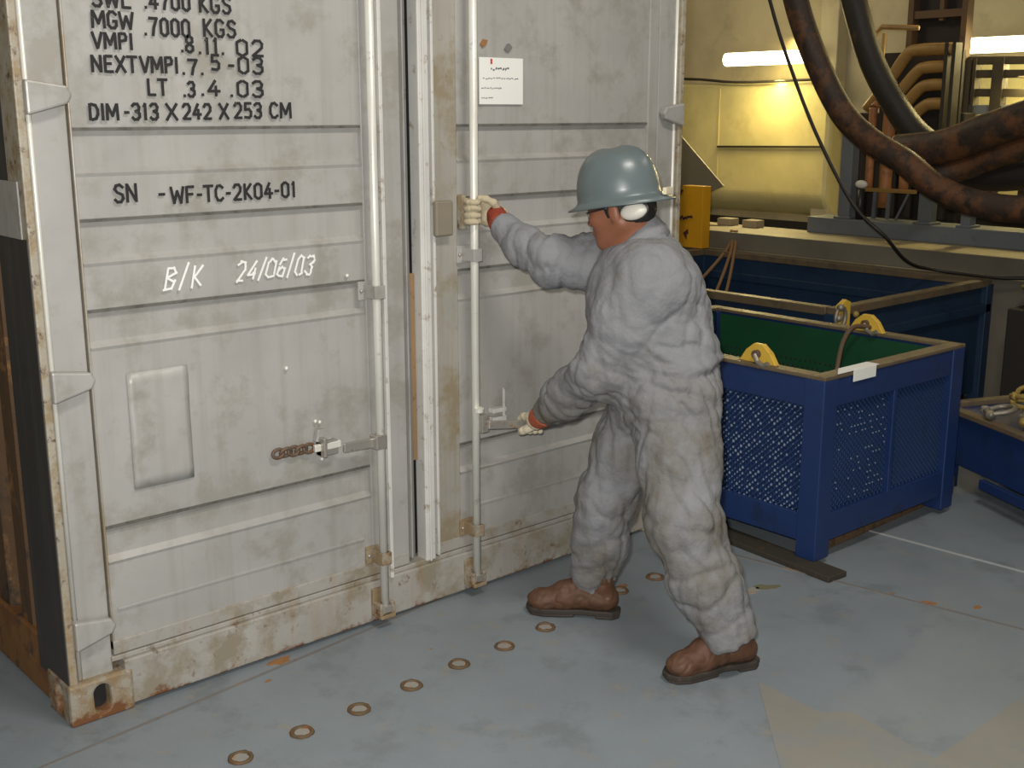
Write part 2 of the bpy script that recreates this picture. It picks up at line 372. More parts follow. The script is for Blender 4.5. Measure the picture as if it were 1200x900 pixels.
def leaf(x0, x1, c0, c1):
    m = MB(); corrugated(c0, c1, m)
    d = m.build('door_leaf', 'silver', cont)
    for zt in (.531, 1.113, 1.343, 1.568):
        MB().box(c0, c1, -.0008, .003, zt-.009, zt-.0015).build('shade_strip', 'seamshade', d)  # dark strip paints in the shade along each recess top
    MB().box(min(x0, c0), c0, -.004, .045, ZB, ZT).build('door_stile', 'stile', d, .003) if c0-x0 > .005 else None
    MB().box(c1, x1, -.004, .045, ZB, ZT).build('door_stile', 'silver', d, .003) if x1-c1 > .005 else None
    MB().box(x0, x1, -.005, .045, ZB-.012, ZB+.028).build('bottom_rail', 'silver_low', d, .003)
    return d
dl = leaf(.128, 1.128, .134, .985); dr = leaf(1.252, 2.285, 1.345, 2.235)
# stepped edges and seals between the leaves
MB().box(1.128, 1.165, .012, .05, ZB, ZT).build('door_edge', 'gasket', dl, .003)
MB().box(1.145, 1.150, .004, .014, ZB, ZT).build('seal_lip', 'silver', dl, .001)
MB().box(1.192, 1.232, -.012, .04, ZB-.02, ZT).build('overlap_strip', 'white_strip', dr, .004)
MB().box(1.205, 1.212, -.0185, -.012, ZB-.02, ZT).build('seal_lip', 'white_strip', dr, .002)
MB().box(1.232, 1.240, .0, .04, ZB, ZT).build('door_edge', 'gasket', dr)
MB().box(1.240, 1.250, -.014, .04, ZB-.01, ZT).build('door_edge', 'white_strip', dr, .002)
MB().box(1.171, 1.189, .022, .05, .50, 1.11).build('wood_batten', 'wood', cont, .002)
MB().box(1.10, 1.30, .09, .10, .15, ZT).build('gap_shade', 'dark', cont)  # dark sheet stands in for the unlit interior behind the gap
# locking rods
def rod(x, d, y=-.055):
    r = MB().tube([(x, y, .055), (x, y, 2.5)], .0135, 16).build('locking_rod', 'rod', d, smooth=True)
    for z in (.19,):
        pass
    # cam and keeper on the sill
    k = MB().box(x-.028, x+.028, -.030, -.018, .035, .125)
    k.box(x-.028, x+.028, -.075, -.030, .035, .047); k.box(x-.028, x-.016, -.07, -.03, .047, .085); k.box(x+.016, x+.028, -.07, -.03, .047, .085)
    k.build('cam_keeper', 'casting', d, .002)
    MB().box(x-.018, x+.018, -.072, -.036, .052, .075).build('rod_cam', 'steel', d, .003)
    return r
rod(.99, dl); rod(1.372, dr)
def guide(x, z, d, m='silver'):
    g = MB().box(x-.035, x+.035, -.012, -.003, z-.028, z+.028)
    g.box(x-.018, x-.0145, -.072, -.01, z-.02, z+.02); g.box(x+.0145, x+.018, -.072, -.01, z-.02, z+.02); g.box(x-.018, x+.018, -.0735, -.0695, z-.02, z+.02)
    g.build('rod_guide', m, d, .0015)
    for sx in (-1, 1): MB().ball((x+sx*.027, -.014, z), .006, seg=8).build('bolt', 'steel', d, smooth=True)
guide(.99, 1.08, dl); guide(.99, .235, dl, 'casting'); guide(1.372, 1.16, dr); guide(1.372, .235, dr, 'casting'); guide(.99, 2.1, dl); guide(1.372, 2.1, dr)
# pale raised edge strip with slots beside the left rod
m = MB(); m.box(1.035, 1.048, -.030, -.003, ZB-.03, ZT); m.build('stiffener_strip', 'white_strip', dl, .002)
for z in (1.53, 1.30, 1.05, .36):
    MB().box(1.018, 1.026, -.026, -.003, z-.055, z+.055).build('slot_plate', 'white_strip', dl, .002)
# latch plate across the joint, grip bracket
MB().box(1.236, 1.305, -.034, -.014, 1.225, 1.335).build('latch_plate', 'brownpaint', dr, .006)
MB().box(1.345, 1.362, -.03, 0, 1.24, 1.35).build('latch_plate', 'silver_edge', dr, .004)
# hinges
def hinge(z, xa, s, d, big=True):
    h = .048 if big else .04
    P = [(xa, 0, z-h), (xa+s*.10, 0, z-h*.45), (xa+s*.112, 0, z), (xa+s*.10, 0, z+h*.45), (xa, 0, z+h*.75)]
    MB().prism(P, (0, -.03, 0), (0, .0, 0)).build('hinge', 'silver', d, .006)
for z in (1.645, .935, .26): hinge(z, .020, 1, dl)
for z in (1.60, .90, .25): hinge(z, W_-.012, -1, dr)
for z in (2.3,): hinge(z, .020, 1, dl); hinge(z, W_-.012, -1, dr)
# handles
hb = MB(); hb.bar((.975, -.05, .615), (.86, -.045, .617), .012, .03); hb.box(.962, 1.0, -.075, -.035, .595, .64)
hl = hb.build('lock_handle', 'steel', dl, .003)
b = MB(); b.box(.79, .85, -.034, -.003, .60, .645); b.box(.79, .802, -.05, -.003, .60, .66); b.build('handle_catch', 'steel', dl, .003)
MB().prism([(.78,0,.645),(.84,0,.645),(.815,0,.68),(.79,0,.682)], (0,-.022,0), (0,-.003,0)).build('hasp', 'silver', dl, .002)
b = MB()
for i in range(5):
    cx = .655+i*.026; cz = .633-i*.001
    b.tube([(cx+.018*math.cos(t), -.014-(.006 if i % 2 else 0)*math.sin(t), cz+.013*math.sin(t)) for t in [2*math.pi*k/14 for k in range(14)]], .0055, 8, closed=True)
b.build('chain', 'rustbar', dl, smooth=True)
b = MB(); b.bar((.86, -.03, .63), (.77, -.025, .628), .014, .022); b.build('handle_tip', 'rod', dl, .003)
for x, z in ((.805, .70), (.79, .705), (.808, .585), (.70, .88), (.92, 1.13)): MB().ball((x, -.006, z), .0065, seg=8).build('bolt', 'rod', dl, smooth=True)
hb = MB(); hb.box(1.375, 1.405, -.085, -.04, .575, .635); hb.bar((1.40, -.085, .600), (1.62, -.135, .578), .012, .028)
hb.build('lock_handle', 'steel', dr, .003)
b = MB(); b.box(1.47, 1.53, -.03, -.003, .575, .60); b.box(1.47, 1.53, -.03, -.003, .615, .63); b.build('handle_catch', 'white_strip', dr, .002)
MB().bar((1.512, -.035, .60), (1.512, -.035, .70), .006, .006).build('locking_pin', 'white_strip', dr)
MB().tube([(1.372, -.07, .648), (1.372, -.072, .66)], .016, 14).build('rod_collar', 'rod', dr)
# square repair patch on the left leaf
m = MB(); n = 10
G = [[m.bm.verts.new((.222+.172*i/n, -.0045-.006*abs(noise.noise(Vector((i*.7, j*.6, 3)))), .615+.32*j/n)) for i in range(n+1)] for j in range(n+1)]
for j in range(n):
    for i in range(n): m.bm.faces.new((G[j][i], G[j][i+1], G[j+1][i+1], G[j+1][i]))
pt = m.build('repair_patch', 'silver', dl, smooth=True, label='square dented repair patch')
sd = pt.modifiers.new('t', 'SOLIDIFY'); sd.thickness = .003
# shallow ridge strip near the bottom
for z, x0, x1, d in ((.292, .15, .955, dl), (.300, 1.42, 2.22, dr)):
    MB().bar((x0, -.003, z), (x1, -.003, z), .006, .009).build('ridge', 'silver', d, .002)

# ---- lettering with strokes
GL = {
'0': [[(.42,1),(.12,.85),(.12,.15),(.42,0)], [(.58,1),(.88,.85),(.88,.15),(.58,0)]],
'1': [[(.35,.85),(.55,1),(.55,0)]], '2': [[(.12,.82),(.3,1),(.7,1),(.88,.8),(.85,.55),(.12,0)], [(.22,0),(.9,0)]],
'3': [[(.12,.88),(.35,1),(.7,1),(.88,.8),(.8,.58),(.45,.53)], [(.55,.5),(.88,.38),(.88,.15),(.65,0),(.3,0),(.1,.12)]],
'4': [[(.62,1),(.08,.3),(.55,.3)], [(.68,.3),(.95,.3)], [(.66,.62),(.66,0)]], '5': [[(.85,1),(.2,1),(.17,.56)], [(.17,.56),(.65,.6),(.88,.42),(.85,.12),(.6,0),(.12,.04)]],
'7': [[(.1,1),(.9,1),(.55,.45),(.42,0)]], '8': [[(.45,.53),(.15,.65),(.15,.88),(.42,1)], [(.58,1),(.85,.88),(.85,.65),(.55,.53)], [(.42,.48),(.1,.35),(.1,.12),(.42,0)], [(.58,.48),(.9,.35),(.9,.12),(.58,0)]],
'6': [[(.85,.95),(.5,.95),(.15,.6),(.12,.2),(.4,0),(.8,.05),(.85,.4),(.5,.5),(.15,.38)]],
'S': [[(.88,.85),(.6,1),(.25,.95),(.12,.75),(.3,.58)], [(.42,.53),(.8,.42),(.88,.2),(.65,0),(.3,0),(.1,.14)]],
'W': [[(.0,1),(.22,0),(.5,.75)], [(.5,.75),(.78,0),(1,1)]], 'L': [[(.15,1),(.15,0)], [(.28,0),(.85,0)]],
'K': [[(.15,1),(.15,0)], [(.85,1),(.28,.52)], [(.28,.5),(.9,0)]], 'G': [[(.88,.85),(.6,1),(.3,1),(.1,.8),(.1,.2),(.35,0),(.7,0),(.88,.15),(.88,.42),(.6,.42)]],
'M': [[(.05,0),(.08,1)], [(.14,.95),(.5,.25),(.86,.95)], [(.92,1),(.95,0)]], 'V': [[(.02,1),(.48,0)], [(.54,.05),(.98,1)]],
'P': [[(.15,1),(.15,0)], [(.28,1),(.75,1),(.88,.8),(.82,.58),(.28,.5)]], 'I': [[(.5,1),(.5,0)]],
'N': [[(.08,0),(.08,1)], [(.16,.92),(.84,.08)], [(.92,0),(.92,1)]], 'E': [[(.15,1),(.15,0)], [(.28,1),(.85,1)], [(.28,.52),(.72,.52)], [(.28,0),(.88,0)]],
'X': [[(.05,1),(.95,0)], [(.95,1),(.56,.55)], [(.44,.45),(.05,0)]], 'T': [[(.02,1),(.98,1)], [(.5,.9),(.5,0)]],
'D': [[(.12,1),(.12,0)], [(.28,1),(.7,.93),(.9,.65),(.9,.35),(.7,.07),(.28,0)]], 'C': [[(.88,.85),(.6,1),(.3,.97),(.1,.7),(.1,.3),(.3,.03),(.6,0),(.88,.15)]],
'F': [[(.15,1),(.15,0)], [(.28,1),(.88,1)], [(.28,.52),(.75,.52)]], '.': [[(.42,.04),(.58,.04)]], '-': [[(.2,.45),(.8,.45)]],
'B': [[(.15,0),(.2,1),(.65,1),(.8,.8),(.25,.55),(.85,.35),(.7,.02),(.05,0)]], '/': [[(.2,-.1),(.8,1.15)]],
}
def letters(text, x0, x1, z, h, m, d, y=-.0055, sw=.0074, name='stencil_text', slant=0, jit=0):
    wt = {'I': .35, '.': .35, '1': .6, '-': .6, 'M': 1.25, 'W': 1.3, '/': .6}
    ws = [wt.get(c, 1) for c in text]; tot = sum(ws); gap = .22
    unit = (x1-x0)/(tot+gap*(len(text)-1)); x = x0; b = MB(); rg = random.Random(text); seg = 0
    for c, wv in zip(text, ws):
        for ln in GL.get(c, []):
            for p, q in zip(ln[:-1], ln[1:]):
                P = Vector((x+p[0]*wv*unit+slant*p[1]*h, y, z+p[1]*h)); Q = Vector((x+q[0]*wv*unit+slant*q[1]*h, y, z+q[1]*h))
                if jit: P += Vector((rg.uniform(-jit, jit), 0, rg.uniform(-jit, jit))); Q += Vector((rg.uniform(-jit, jit), 0, rg.uniform(-jit, jit)))
                seg = (seg+1) % 9; off = Vector((0, -.00013*seg, 0)); P += off; Q += off
                dv = (Q-P).normalized()*sw*.35
                b.bar(P-dv, Q+dv, .0014 if False else sw, .0016, upv=(0, 1, 0))
        x += (wv+gap)*unit
    return b.build(name, m, d)
TXT = [('SWL', 0.207, 0.308, 1.857, 0.036), ('.4700', 0.341, 0.467, 1.859, 0.036), ('KGS', 0.49, 0.584, 1.858, 0.041), ('MGW', 0.203, 0.308, 1.807, 0.038), ('.7000', 0.336, 0.462, 1.794, 0.041), ('KGS', 0.498, 0.595, 1.798, 0.041), ('VMPI', 0.201, 0.304, 1.758, 0.036), ('.8', 0.433, 0.469, 1.756, 0.039), ('.11.', 0.481, 0.557, 1.753, 0.039), ('02', 0.59, 0.675, 1.752, 0.039), ('NEXT', 0.194, 0.311, 1.702, 0.037), ('VMPI', 0.32, 0.422, 1.703, 0.037), ('.7.', 0.432, 0.494, 1.7, 0.036), ('5', 0.515, 0.542, 1.713, 0.037), ('-03', 0.564, 0.672, 1.706, 0.041), ('LT', 0.334, 0.388, 1.647, 0.038), ('.3', 0.432, 0.466, 1.644, 0.036), ('.4', 0.481, 0.538, 1.647, 0.037), ('.03', 0.565, 0.669, 1.645, 0.04), ('DIM', 0.178, 0.253, 1.586, 0.037), ('-313', 0.268, 0.36, 1.586, 0.038), ('X', 0.381, 0.412, 1.585, 0.039), ('242', 0.426, 0.509, 1.587, 0.037), ('X', 0.532, 0.559, 1.587, 0.038), ('253', 0.575, 0.66, 1.589, 0.038), ('CM', 0.684, 0.752, 1.589, 0.039), ('SN', 0.225, 0.286, 1.381, 0.043), ('-', 0.343, 0.365, 1.376, 0.042), ('WF-TC-2K04-01', 0.38, 0.757, 1.371, 0.040)]
for t, a, b_, z, h in TXT: letters(t, a, b_, z, h, 'black', dl)
letters('B/K', .337, .452, 1.146, .055, 'chalk', dl, name='chalk_writing', slant=.25, jit=.0028, sw=.0058)
letters('24/06/03', .551, .80, 1.148, .052, 'chalk', dl, name='chalk_writing', slant=.3, jit=.0035, sw=.0058)
# paper notice on the right leaf
nt_ = MB().box(1.437, 1.622, -.0075, -.0055, 1.628, 1.772).build('paper_notice', 'paper', dr, label='white paper notice with small lines of print')
rg = random.Random(3)
for z, x0, x1, hh in ((1.738, 1.485, 1.555, .010), (1.708, 1.452, 1.600, .006), (1.678, 1.445, 1.525, .006), (1.648, 1.445, 1.495, .006)):
    b = MB(); x = x0
    while x < x1:
        l = rg.uniform(.003, .009); b.bar((x, -.0080, z+rg.uniform(-1, 1)*hh*.4), (x+l, -.0080, z+rg.uniform(-1, 1)*hh*.4), .0024 if hh < .008 else .005, .001, upv=(0, 1, 0)); x += l+rg.uniform(.001, .006)
    b.build('print_line', 'ink', nt_)
MB().box(1.483, 1.491, -.0085, -.0075, 1.752, 1.768).build('print_mark', 'redink', nt_)
for x, z, m in ((1.46, 1.815, 'dirt'), (1.56, 1.805, 'gasket')):
    b = MB(); P = [(x+.018*random.uniform(.5, 1)*math.cos(t), 0, z+.016*random.uniform(.4, 1)*math.sin(t)) for t in [2*math.pi*k/9 for k in range(9)]]
    b.prism(P, (0, -.0075, 0), (0, -.004, 0)).build('glue_spot', m, dr)

# ------------------------------------------------------------------ blue mesh basket
RZ = math.radians(-1.0)
bas = empty('mesh_basket', (2.432, -.68, 0), 'small blue cargo basket with perforated mesh sides on timber bearers, right of the worker', 'basket', rz=RZ)
bas.rotation_euler = (0, 0, RZ)
BL, BW, B0, B1 = .95, 1.28, .082, .700
def bpart(mb, name, m, bevel=0, label=None, parent=None, smooth=False):
    o = mb.build(name, m, None, bevel, smooth, label); o.parent = parent or bas; return o
for x in (0, BL-.085):
    for y in (0, BW-.085):
        bpart(MB().box(x, x+.085, y, y+.085, .022, B1-.01), 'corner_post', 'blue', .004)
def wall_frame(ax, at, L0):     # ax 0: runs along x at y=at ; ax 1: runs along y at x=at
    def bx(m, a0, a1, t0, t1, z0, z1):
        return m.box(a0, a1, at+t0, at+t1, z0, z1) if ax == 0 else m.box(at+t0, at+t1, a0, a1, z0, z1)
    m = MB(); bx(m, .085, L0-.085, .006, .056, B0, B0+.105); bpart(m, 'bottom_rail', 'blue', .003)
    m = MB(); bx(m, .085, L0-.085, .006, .056, B1-.115, B1-.012); bpart(m, 'top_rail', 'blue', .003)
    ct = [(L0-.085)/2+.02] if ax == 0 else [L0/2]
    if ax == 1: 
        m = MB(); bx(m, L0/2-.04, L0/2+.04, .006, .056, B0+.1, B1-.11); bpart(m, 'stile', 'blue', .003); spans = [(.085, L0/2-.04), (L0/2+.04, L0-.085)]
    else:
        m = MB(); bx(m, L0*.5-.012, L0*.5+.012, .006, .056, B0+.1, B1-.11); bpart(m, 'stile', 'blue', .003); spans = [(.085, L0*.5-.012), (L0*.5+.012, L0-.085)]
    return spans
def expanded(ax, at, a0, a1, z0, z1, cell=.0235, with_glints=True):
    """expanded metal: diamonds of slanted strands, pale chips painting flash glints on the knuckles"""
    m = MB(); kn = MB(); nx = max(2, int(round((a1-a0)/cell))); nz = max(2, int(round((z1-z0)/(cell*.95))))
    cx = (a1-a0)/nx; cz = (z1-z0)/nz
    P = lambda a, t, z: (a, at+t, z) if ax == 0 else (at+t, a, z)
    for j in range(nz*2+1):
        for i in range(nx):
            off = .5*(j % 2); a = a0+(i+.5+off*0)*cx+(.5*cx if j % 2 else 0); z = z0+j*cz/2
            if a > a1+.001: continue
            for sx in (-1, 1):
                if j < nz*2:
                    m.bar(P(a, .024, z), P(a+sx*cx/2, .034, z+cz/2), .0042, .0030)
            if with_glints and random.random() < .66:  # pale chips imitate flash glints on the strands
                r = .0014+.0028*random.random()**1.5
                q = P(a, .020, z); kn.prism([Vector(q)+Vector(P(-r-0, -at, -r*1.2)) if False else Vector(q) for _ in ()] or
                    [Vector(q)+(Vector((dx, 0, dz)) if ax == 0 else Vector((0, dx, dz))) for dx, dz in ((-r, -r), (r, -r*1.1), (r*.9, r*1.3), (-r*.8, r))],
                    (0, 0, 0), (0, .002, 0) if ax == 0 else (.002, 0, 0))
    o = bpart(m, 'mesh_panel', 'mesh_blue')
    if with_glints: 
        k = kn.build('glint_knuckles', 'mesh_glint'); k.parent = o; k['kind'] = 'stuff'
    else: kn.bm.free()
    # backing face of the panel recess
    return o
def solid(ax, at, a0, a1, z0, z1, m='blue'):
    b = MB(); b.box(a0, a1, at+.042, at+.047, z0, z1) if ax == 0 else b.box(at+.042, at+.047, a0, a1, z0, z1)
    return bpart(b, 'lining_sheet', m)
z0, z1 = B0+.105, B1-.115
sp = wall_frame(0, 0, BL)
expanded(0, 0, sp[0][0], sp[0][1], z0, z1, .0245, False); solid(0, 0, .085, BL-.085, z0, z1, 'blue')
expanded(0, 0, sp[1][0], sp[1][1], z0, z1, .0245, False)
sp = wall_frame(1, 0, BW); expanded(1, 0, *sp[0], z0, z1, .0245, True); solid(1, 0, .085, BW-.085, z0, z1)
expanded(1, 0, *sp[1], z0, z1, .035, True)
wall_frame(0, BW-.062, BL); wall_frame(1, BL-.062, BW)
# flash glints painted as pale chips on part of the front panel
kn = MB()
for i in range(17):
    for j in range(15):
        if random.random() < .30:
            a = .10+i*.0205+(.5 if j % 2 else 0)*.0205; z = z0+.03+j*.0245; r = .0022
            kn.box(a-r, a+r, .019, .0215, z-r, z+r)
k = bpart(kn, 'glint_knuckles', 'mesh_glint'); k['kind'] = 'stuff'
# rear walls with green perforated lining seen over the rim
for nm, b in (('a', MB().box(BL-.066, BL-.062, .06, BW-.06, B0, B1-.02)), ('b', MB().box(.06, BL-.06, BW-.068, BW-.062, B0, B1-.02)),
              ('c', MB().box(.056, .060, .06, BW-.06, B0, B1-.02)), ('d', MB().box(.06, BL-.06, .056, .060, B0, B1-.02))): bpart(b, 'inner_lining', 'green')
m = MB()
for i in range(40):
    for j in range(12):
        y = .12+i*.026+(.013 if j % 2 else 0); z = .20+j*.03
        m.box(BL-.069, BL-.0662, y-.004, y+.004, z-.005, z+.005)
o = bpart(m, 'lining_holes', 'dark'); o['kind'] = 'stuff'
bpart(MB().box(.05, BL-.05, .05, BW-.05, B0, B0+.02), 'basket_floor', 'blue')
# rim
def rimbar(a, b): 
    return MB().bar((*a, B1-.004), (*b, B1-.004), .065, .014)
for a, b in (((0, .032), (BL, .032)), ((.032, .065), (.032, BW-.065)), ((0, BW-.032), (BL, BW-.032)), ((BL-.032, .065), (BL-.032, BW-.065))):
    bpart(rimbar(a, b), 'top_rim', 'rim', .003)
def lug(x, y):
    P = [(x, y-.085, B1), (x, y-.055, B1+.045), (x, y-.02, B1+.072), (x, y+.02, B1+.072), (x, y+.055, B1+.045), (x, y+.085, B1)]
    l = bpart(MB().prism(P, (-.012, 0, 0), (.012, 0, 0)), 'lifting_lug', 'yellow', .003)
    k = MB().tube([(x-.03, y, B1+.035), (x+.03, y, B1+.035)], .016, 12).build('shackle_pin', 'rustbar'); k.parent = l
    k = MB().tube([(x-.03, y, B1+.035), (x-.035, y-.02, B1+.01), (x-.04, y-.05, B1+.0), (x-.04, y-.07, B1+.012)] , .010, 8).build('shackle', 'shackle'); k.parent = l
lug(.045, .32); lug(BL-.045, .42)
# white tape on the front rim
bpart(MB().prism([(.07,-.002,B1+.006),(.33,-.002,B1+.006),(.33,.05,B1+.006),(.15,.05,B1+.006)], (0,0,0), (0,0,.002)), 'tape_strip', 'paper', 0, 'white tape over the rim')
bpart(MB().box(.17, .31, -.0035, -.0005, B1-.035, B1+.006), 'tape_strip', 'paper')
b = MB().tube(smoothpath([(.90,.40,.72),(.80,.42,.73),(.70,.40,.68),(.58,.34,.60),(.5,.3,.52)]), .010, 8); 
b.build('chain_sling', 'rustbar', smooth=True)
sl = bpy.data.objects['chain_sling']; sl.location = bas.location; sl.rotation_euler = bas.rotation_euler
tag(sl, 'rusty sling lying from the rear yellow lug down into the blue basket', 'sling')
# bearers
def beam_obj(a, b, wd, h, name, m, label, cat, group=None, z=0):
    o = MB().bar((*a, z+h/2), (*b, z+h/2), wd, h).build(name, m, None, .004); return tag(o, label, cat, group)
beam_obj((2.40, -.80), (2.47, -.06+.02), .10, .022, 'timber_plank', 'timber_dark', 'dark oily plank under the near corner legs of the blue basket', 'plank')
beam_obj((2.58, -.565), (3.60, -.545), .09, .081, 'timber_bearer', 'timber', 'brown timber bearer under the long front side of the blue basket', 'timber')
beam_obj((2.62, .42), (3.26, .42), .09, .081, 'timber_bearer', 'timber', 'timber bearer under the rear of the blue basket', 'timber')

# ------------------------------------------------------------------ large blue skip behind
sk = empty('cargo_skip', (3.78, .17, 0), 'large dull blue open skip with worn rim behind the mesh basket', 'skip')
SL, SW_, SZ = 1.475, 2.0, .70
def spart(mb, name, m, bevel=0, smooth=False): o = mb.build(name, m, None, bevel, smooth); o.parent = sk; return o
spart(MB().box(0, SL, 0, .02, .06, SZ-.04), 'side_plate', 'blue_dull'); spart(MB().box(0, .02, .02, SW_, .06, SZ-.04), 'side_plate', 'blue_dull')
spart(MB().box(SL-.02, SL, .02, SW_, .06, SZ-.04), 'side_plate', 'blue_dull'); spart(MB().box(.02, SL-.02, SW_-.02, SW_, .06, SZ-.04), 'side_plate', 'blue_dull')
spart(MB().box(.02, SL-.02, .02, SW_-.02, .06, .08), 'skip_floor', 'blue_dull')
for a, b in (((-.02, 0), (SL+.02, 0)), ((0, .03), (0, SW_-.03)), ((-.02, SW_), (SL+.02, SW_)), ((SL, .03), (SL, SW_-.03))):
    spart(MB().bar((*a, SZ-.02), (*b, SZ-.02), .06, .04), 'top_rim', 'rim', .004)
    spart(MB().bar((*a, SZ-.16), (*b, SZ-.16), .07, .05), 'stiffener', 'blue_dull', .004)
for x in (0, SL):
    for y in (0, SW_): spart(MB().box(x-.035, x+.035, y-.035, y+.035, 0, SZ-.03), 'corner_post', 'blue_dull', .004)
# yellow padeye with shackle at the near corner
pe = spart(MB().prism([(-.05,-.05,SZ-.10),(.04,-.05,SZ-.10),(.04,-.05,SZ+.03),(.0,-.05,SZ+.045),(-.05,-.05,SZ+.02)], (0, -.012, 0), (0, .012, 0)), 'padeye', 'yellow', .003)
b = MB(); b.tube([(-.07+.04*math.cos(t), -.08, SZ-.03+.05*math.sin(t)) for t in [2*math.pi*k/14 for k in range(14)]], .010, 8, closed=True)
b.ball((-.09, -.09, SZ+.02), .018, seg=8); b.ball((-.10, -.09, SZ-.03), .018, seg=8); k = b.build('shackle', 'shackle', None, smooth=True); k.parent = pe
k = MB().ball((0.06, -.08, SZ-.03), .016, seg=8).build('nut', 'chainm', None, smooth=True); k.parent = pe
# rope hanging over the far rim of the skip
b = MB(); 
for pts in ([(5.33,1.98,.83),(5.25,1.98,.70),(4.9,2.0,.45),(4.5,2.05,.20)], [(5.33,2.0,.83),(5.24,1.93,.70),(4.9,1.8,.42),(4.55,1.7,.22)], [(5.33,1.96,.83),(5.24,1.90,.70),(4.9,1.7,.45),(4.55,1.55,.25)]): b.tube(smoothpath(pts), .011, 8)
tag(b.build('hanging_rope', 'ropem', smooth=True), 'brown rope strands hanging from the grey beam into the large blue skip', 'rope')

# blue skid with shackles at the right edge
sd_ = empty('blue_skid', (3.33, -.80, 0), 'low blue steel skid heaped with shackles at the right edge behind the basket', 'skid')
def q(mb, name, m, bevel=0, smooth=False): return mb.build(name, m, sd_, bevel, smooth)
A, B_, Cc, Dd = (3.69, -.46), (3.36, -1.12), (3.95, -1.42), (4.34, -.74)
q(MB().prism([(*A, 0), (*B_, 0), (*Cc, 0), (*Dd, 0)], (0, 0, .12), (0, 0, .345)), 'tray_body', 'blue', .006)
for p0, p1 in ((A, B_), (B_, Cc), (Cc, Dd), (Dd, A)):
    q(MB().bar((*p0, .355), (*p1, .355), .05, .022), 'tray_rim', 'rim', .003)
for p0 in (A, B_, Cc, Dd):
    cx, cy = sum(v[0] for v in (A, B_, Cc, Dd))/4, sum(v[1] for v in (A, B_, Cc, Dd))/4
    x, y = p0[0]*.88+cx*.12, p0[1]*.88+cy*.12
    q(MB().tube([(x, y, 0), (x, y, .125)], .028, 14), 'foot', 'blue', 0, True)
q(MB().bar((A[0]*.55+B_[0]*.45-.02, A[1]*.55+B_[1]*.45+.01, .10), (B_[0]-.02, B_[1]+.01, .10), .03, .04), 'skid_runner', 'blue', .004)
def shackle(c, rx, ry, rz, s, m, label):
    b = MB(); R = Matrix.Rotation(rz, 3, 'Z') @ Matrix.Rotation(rx, 3, 'X') @ Matrix.Rotation(ry, 3, 'Y')
    P = [(.9, -1), (1, -.3), (1.15, .4), (.8, 1.1), (0, 1.45), (-.8, 1.1), (-1.15, .4), (-1, -.3), (-.9, -1)]
    b.tube([Vector(c)+R@Vector((x*s, 0, y*s)) for x, y in [(v[0], v[1]) for v in smoothpath([(x, y, 0) for x, y in P], 4)]], s*.24, 10)
    b.tube([Vector(c)+R@Vector((x*s, 0, -1*s)) for x in (-1.4, 1.4)], s*.27, 10)
    for x in (-1, 1): b.tube([Vector(c)+R@Vector((x*s*.9-.2*s*x, 0, -s)), Vector(c)+R@Vector((x*s*.9+.2*s*x, 0, -s))], s*.45, 10)
    return tag(b.build('shackle', m, None, smooth=True), label, 'shackle')
shackle((3.61, -.75, .400), 1.35, .1, .6, .045, 'shackle', 'rusty bow shackle lying nearest the basket on the blue skid')
shackle((3.66, -.90, .400), 1.4, -.1, 1.9, .05, 'shackle', 'grey bow shackle on the skid near its front rim')
shackle((3.76, -.80, .405), 1.45, 0, 2.8, .045, 'chainm', 'ochre bow shackle at the back of the shackle heap')
shackle((3.56, -.93, .400), 1.45, 0, .2, .04, 'chainm', 'ochre bow shackle in front of the heap on the skid')
shackle((3.66, -.84, .485), 1.2, .3, 1.2, .04, 'chainm', 'ochre bow shackle on top of the shackle heap')
b = MB(); b.tube([(3.60, -1.02, .385), (3.80, -1.14, .385)], .024, 12); tag(b.build('steel_pin', 'shackle', None, smooth=True), 'pale steel pin lying on the skid, nearest the right edge', 'pin')
b = MB(); b.tube([(3.74, -.97, .385), (3.92, -1.06, .385)], .022, 12); tag(b.build('steel_pin', 'shackle', None, smooth=True), 'steel pin lying behind the front one on the skid', 'pin')
# dark bin and yellow chain heap behind
b = MB().box(5.02, 5.27, -1.3, -.08, 0, .59).build('dark_bin', 'machine', None, .008); tag(b, 'black steel bin at the right edge beside the large blue skip', 'bin')
b = MB(); rg = random.Random(5)
for i in range(46):
    x, y = rg.uniform(5.08, 5.22), rg.uniform(-.6, -.12); z = .62+.06*rg.random()+.05*abs(math.sin((y+.1)*9))
    R = Matrix.Rotation(rg.uniform(0, 3), 3, 'Z') @ Matrix.Rotation(rg.uniform(-1, 1), 3, 'X')
    b.tube([Vector((x, y, z))+R@Vector((.05*math.cos(t), .03*math.sin(t), 0)) for t in [2*math.pi*k/10 for k in range(10)]], .011, 6, closed=True)
tag(b.build('chain_heap', 'chainm', None, smooth=True), 'heap of ochre chain on the black bin', 'chain', kind='stuff')

# ------------------------------------------------------------------ grey beam (coaming) and what stands on it
bm_ = empty('coaming_beam', (5.30, 0, 0), 'long grey steel coaming beam with pale top flange behind the skips', 'beam')
MB().box(5.34, 5.36, -2, 5.5, 0, .80).build('web_plate', 'beam', bm_)
MB().box(5.31, 5.80, -2, 5.5, .80, .82).build('top_flange', 'beamtop', bm_, .003)
MB().box(5.29, 5.31, -2, 5.5, .71, .822).build('flange_lip', 'beam', bm_, .003)
MB().box(5.295, 5.34, -2, 5.5, .70, .71).build('bottom_lip', 'beamtop', bm_)
MB().box(5.78, 5.80, -2, 5.5, 0, .80).build('rear_plate', 'beam', bm_)
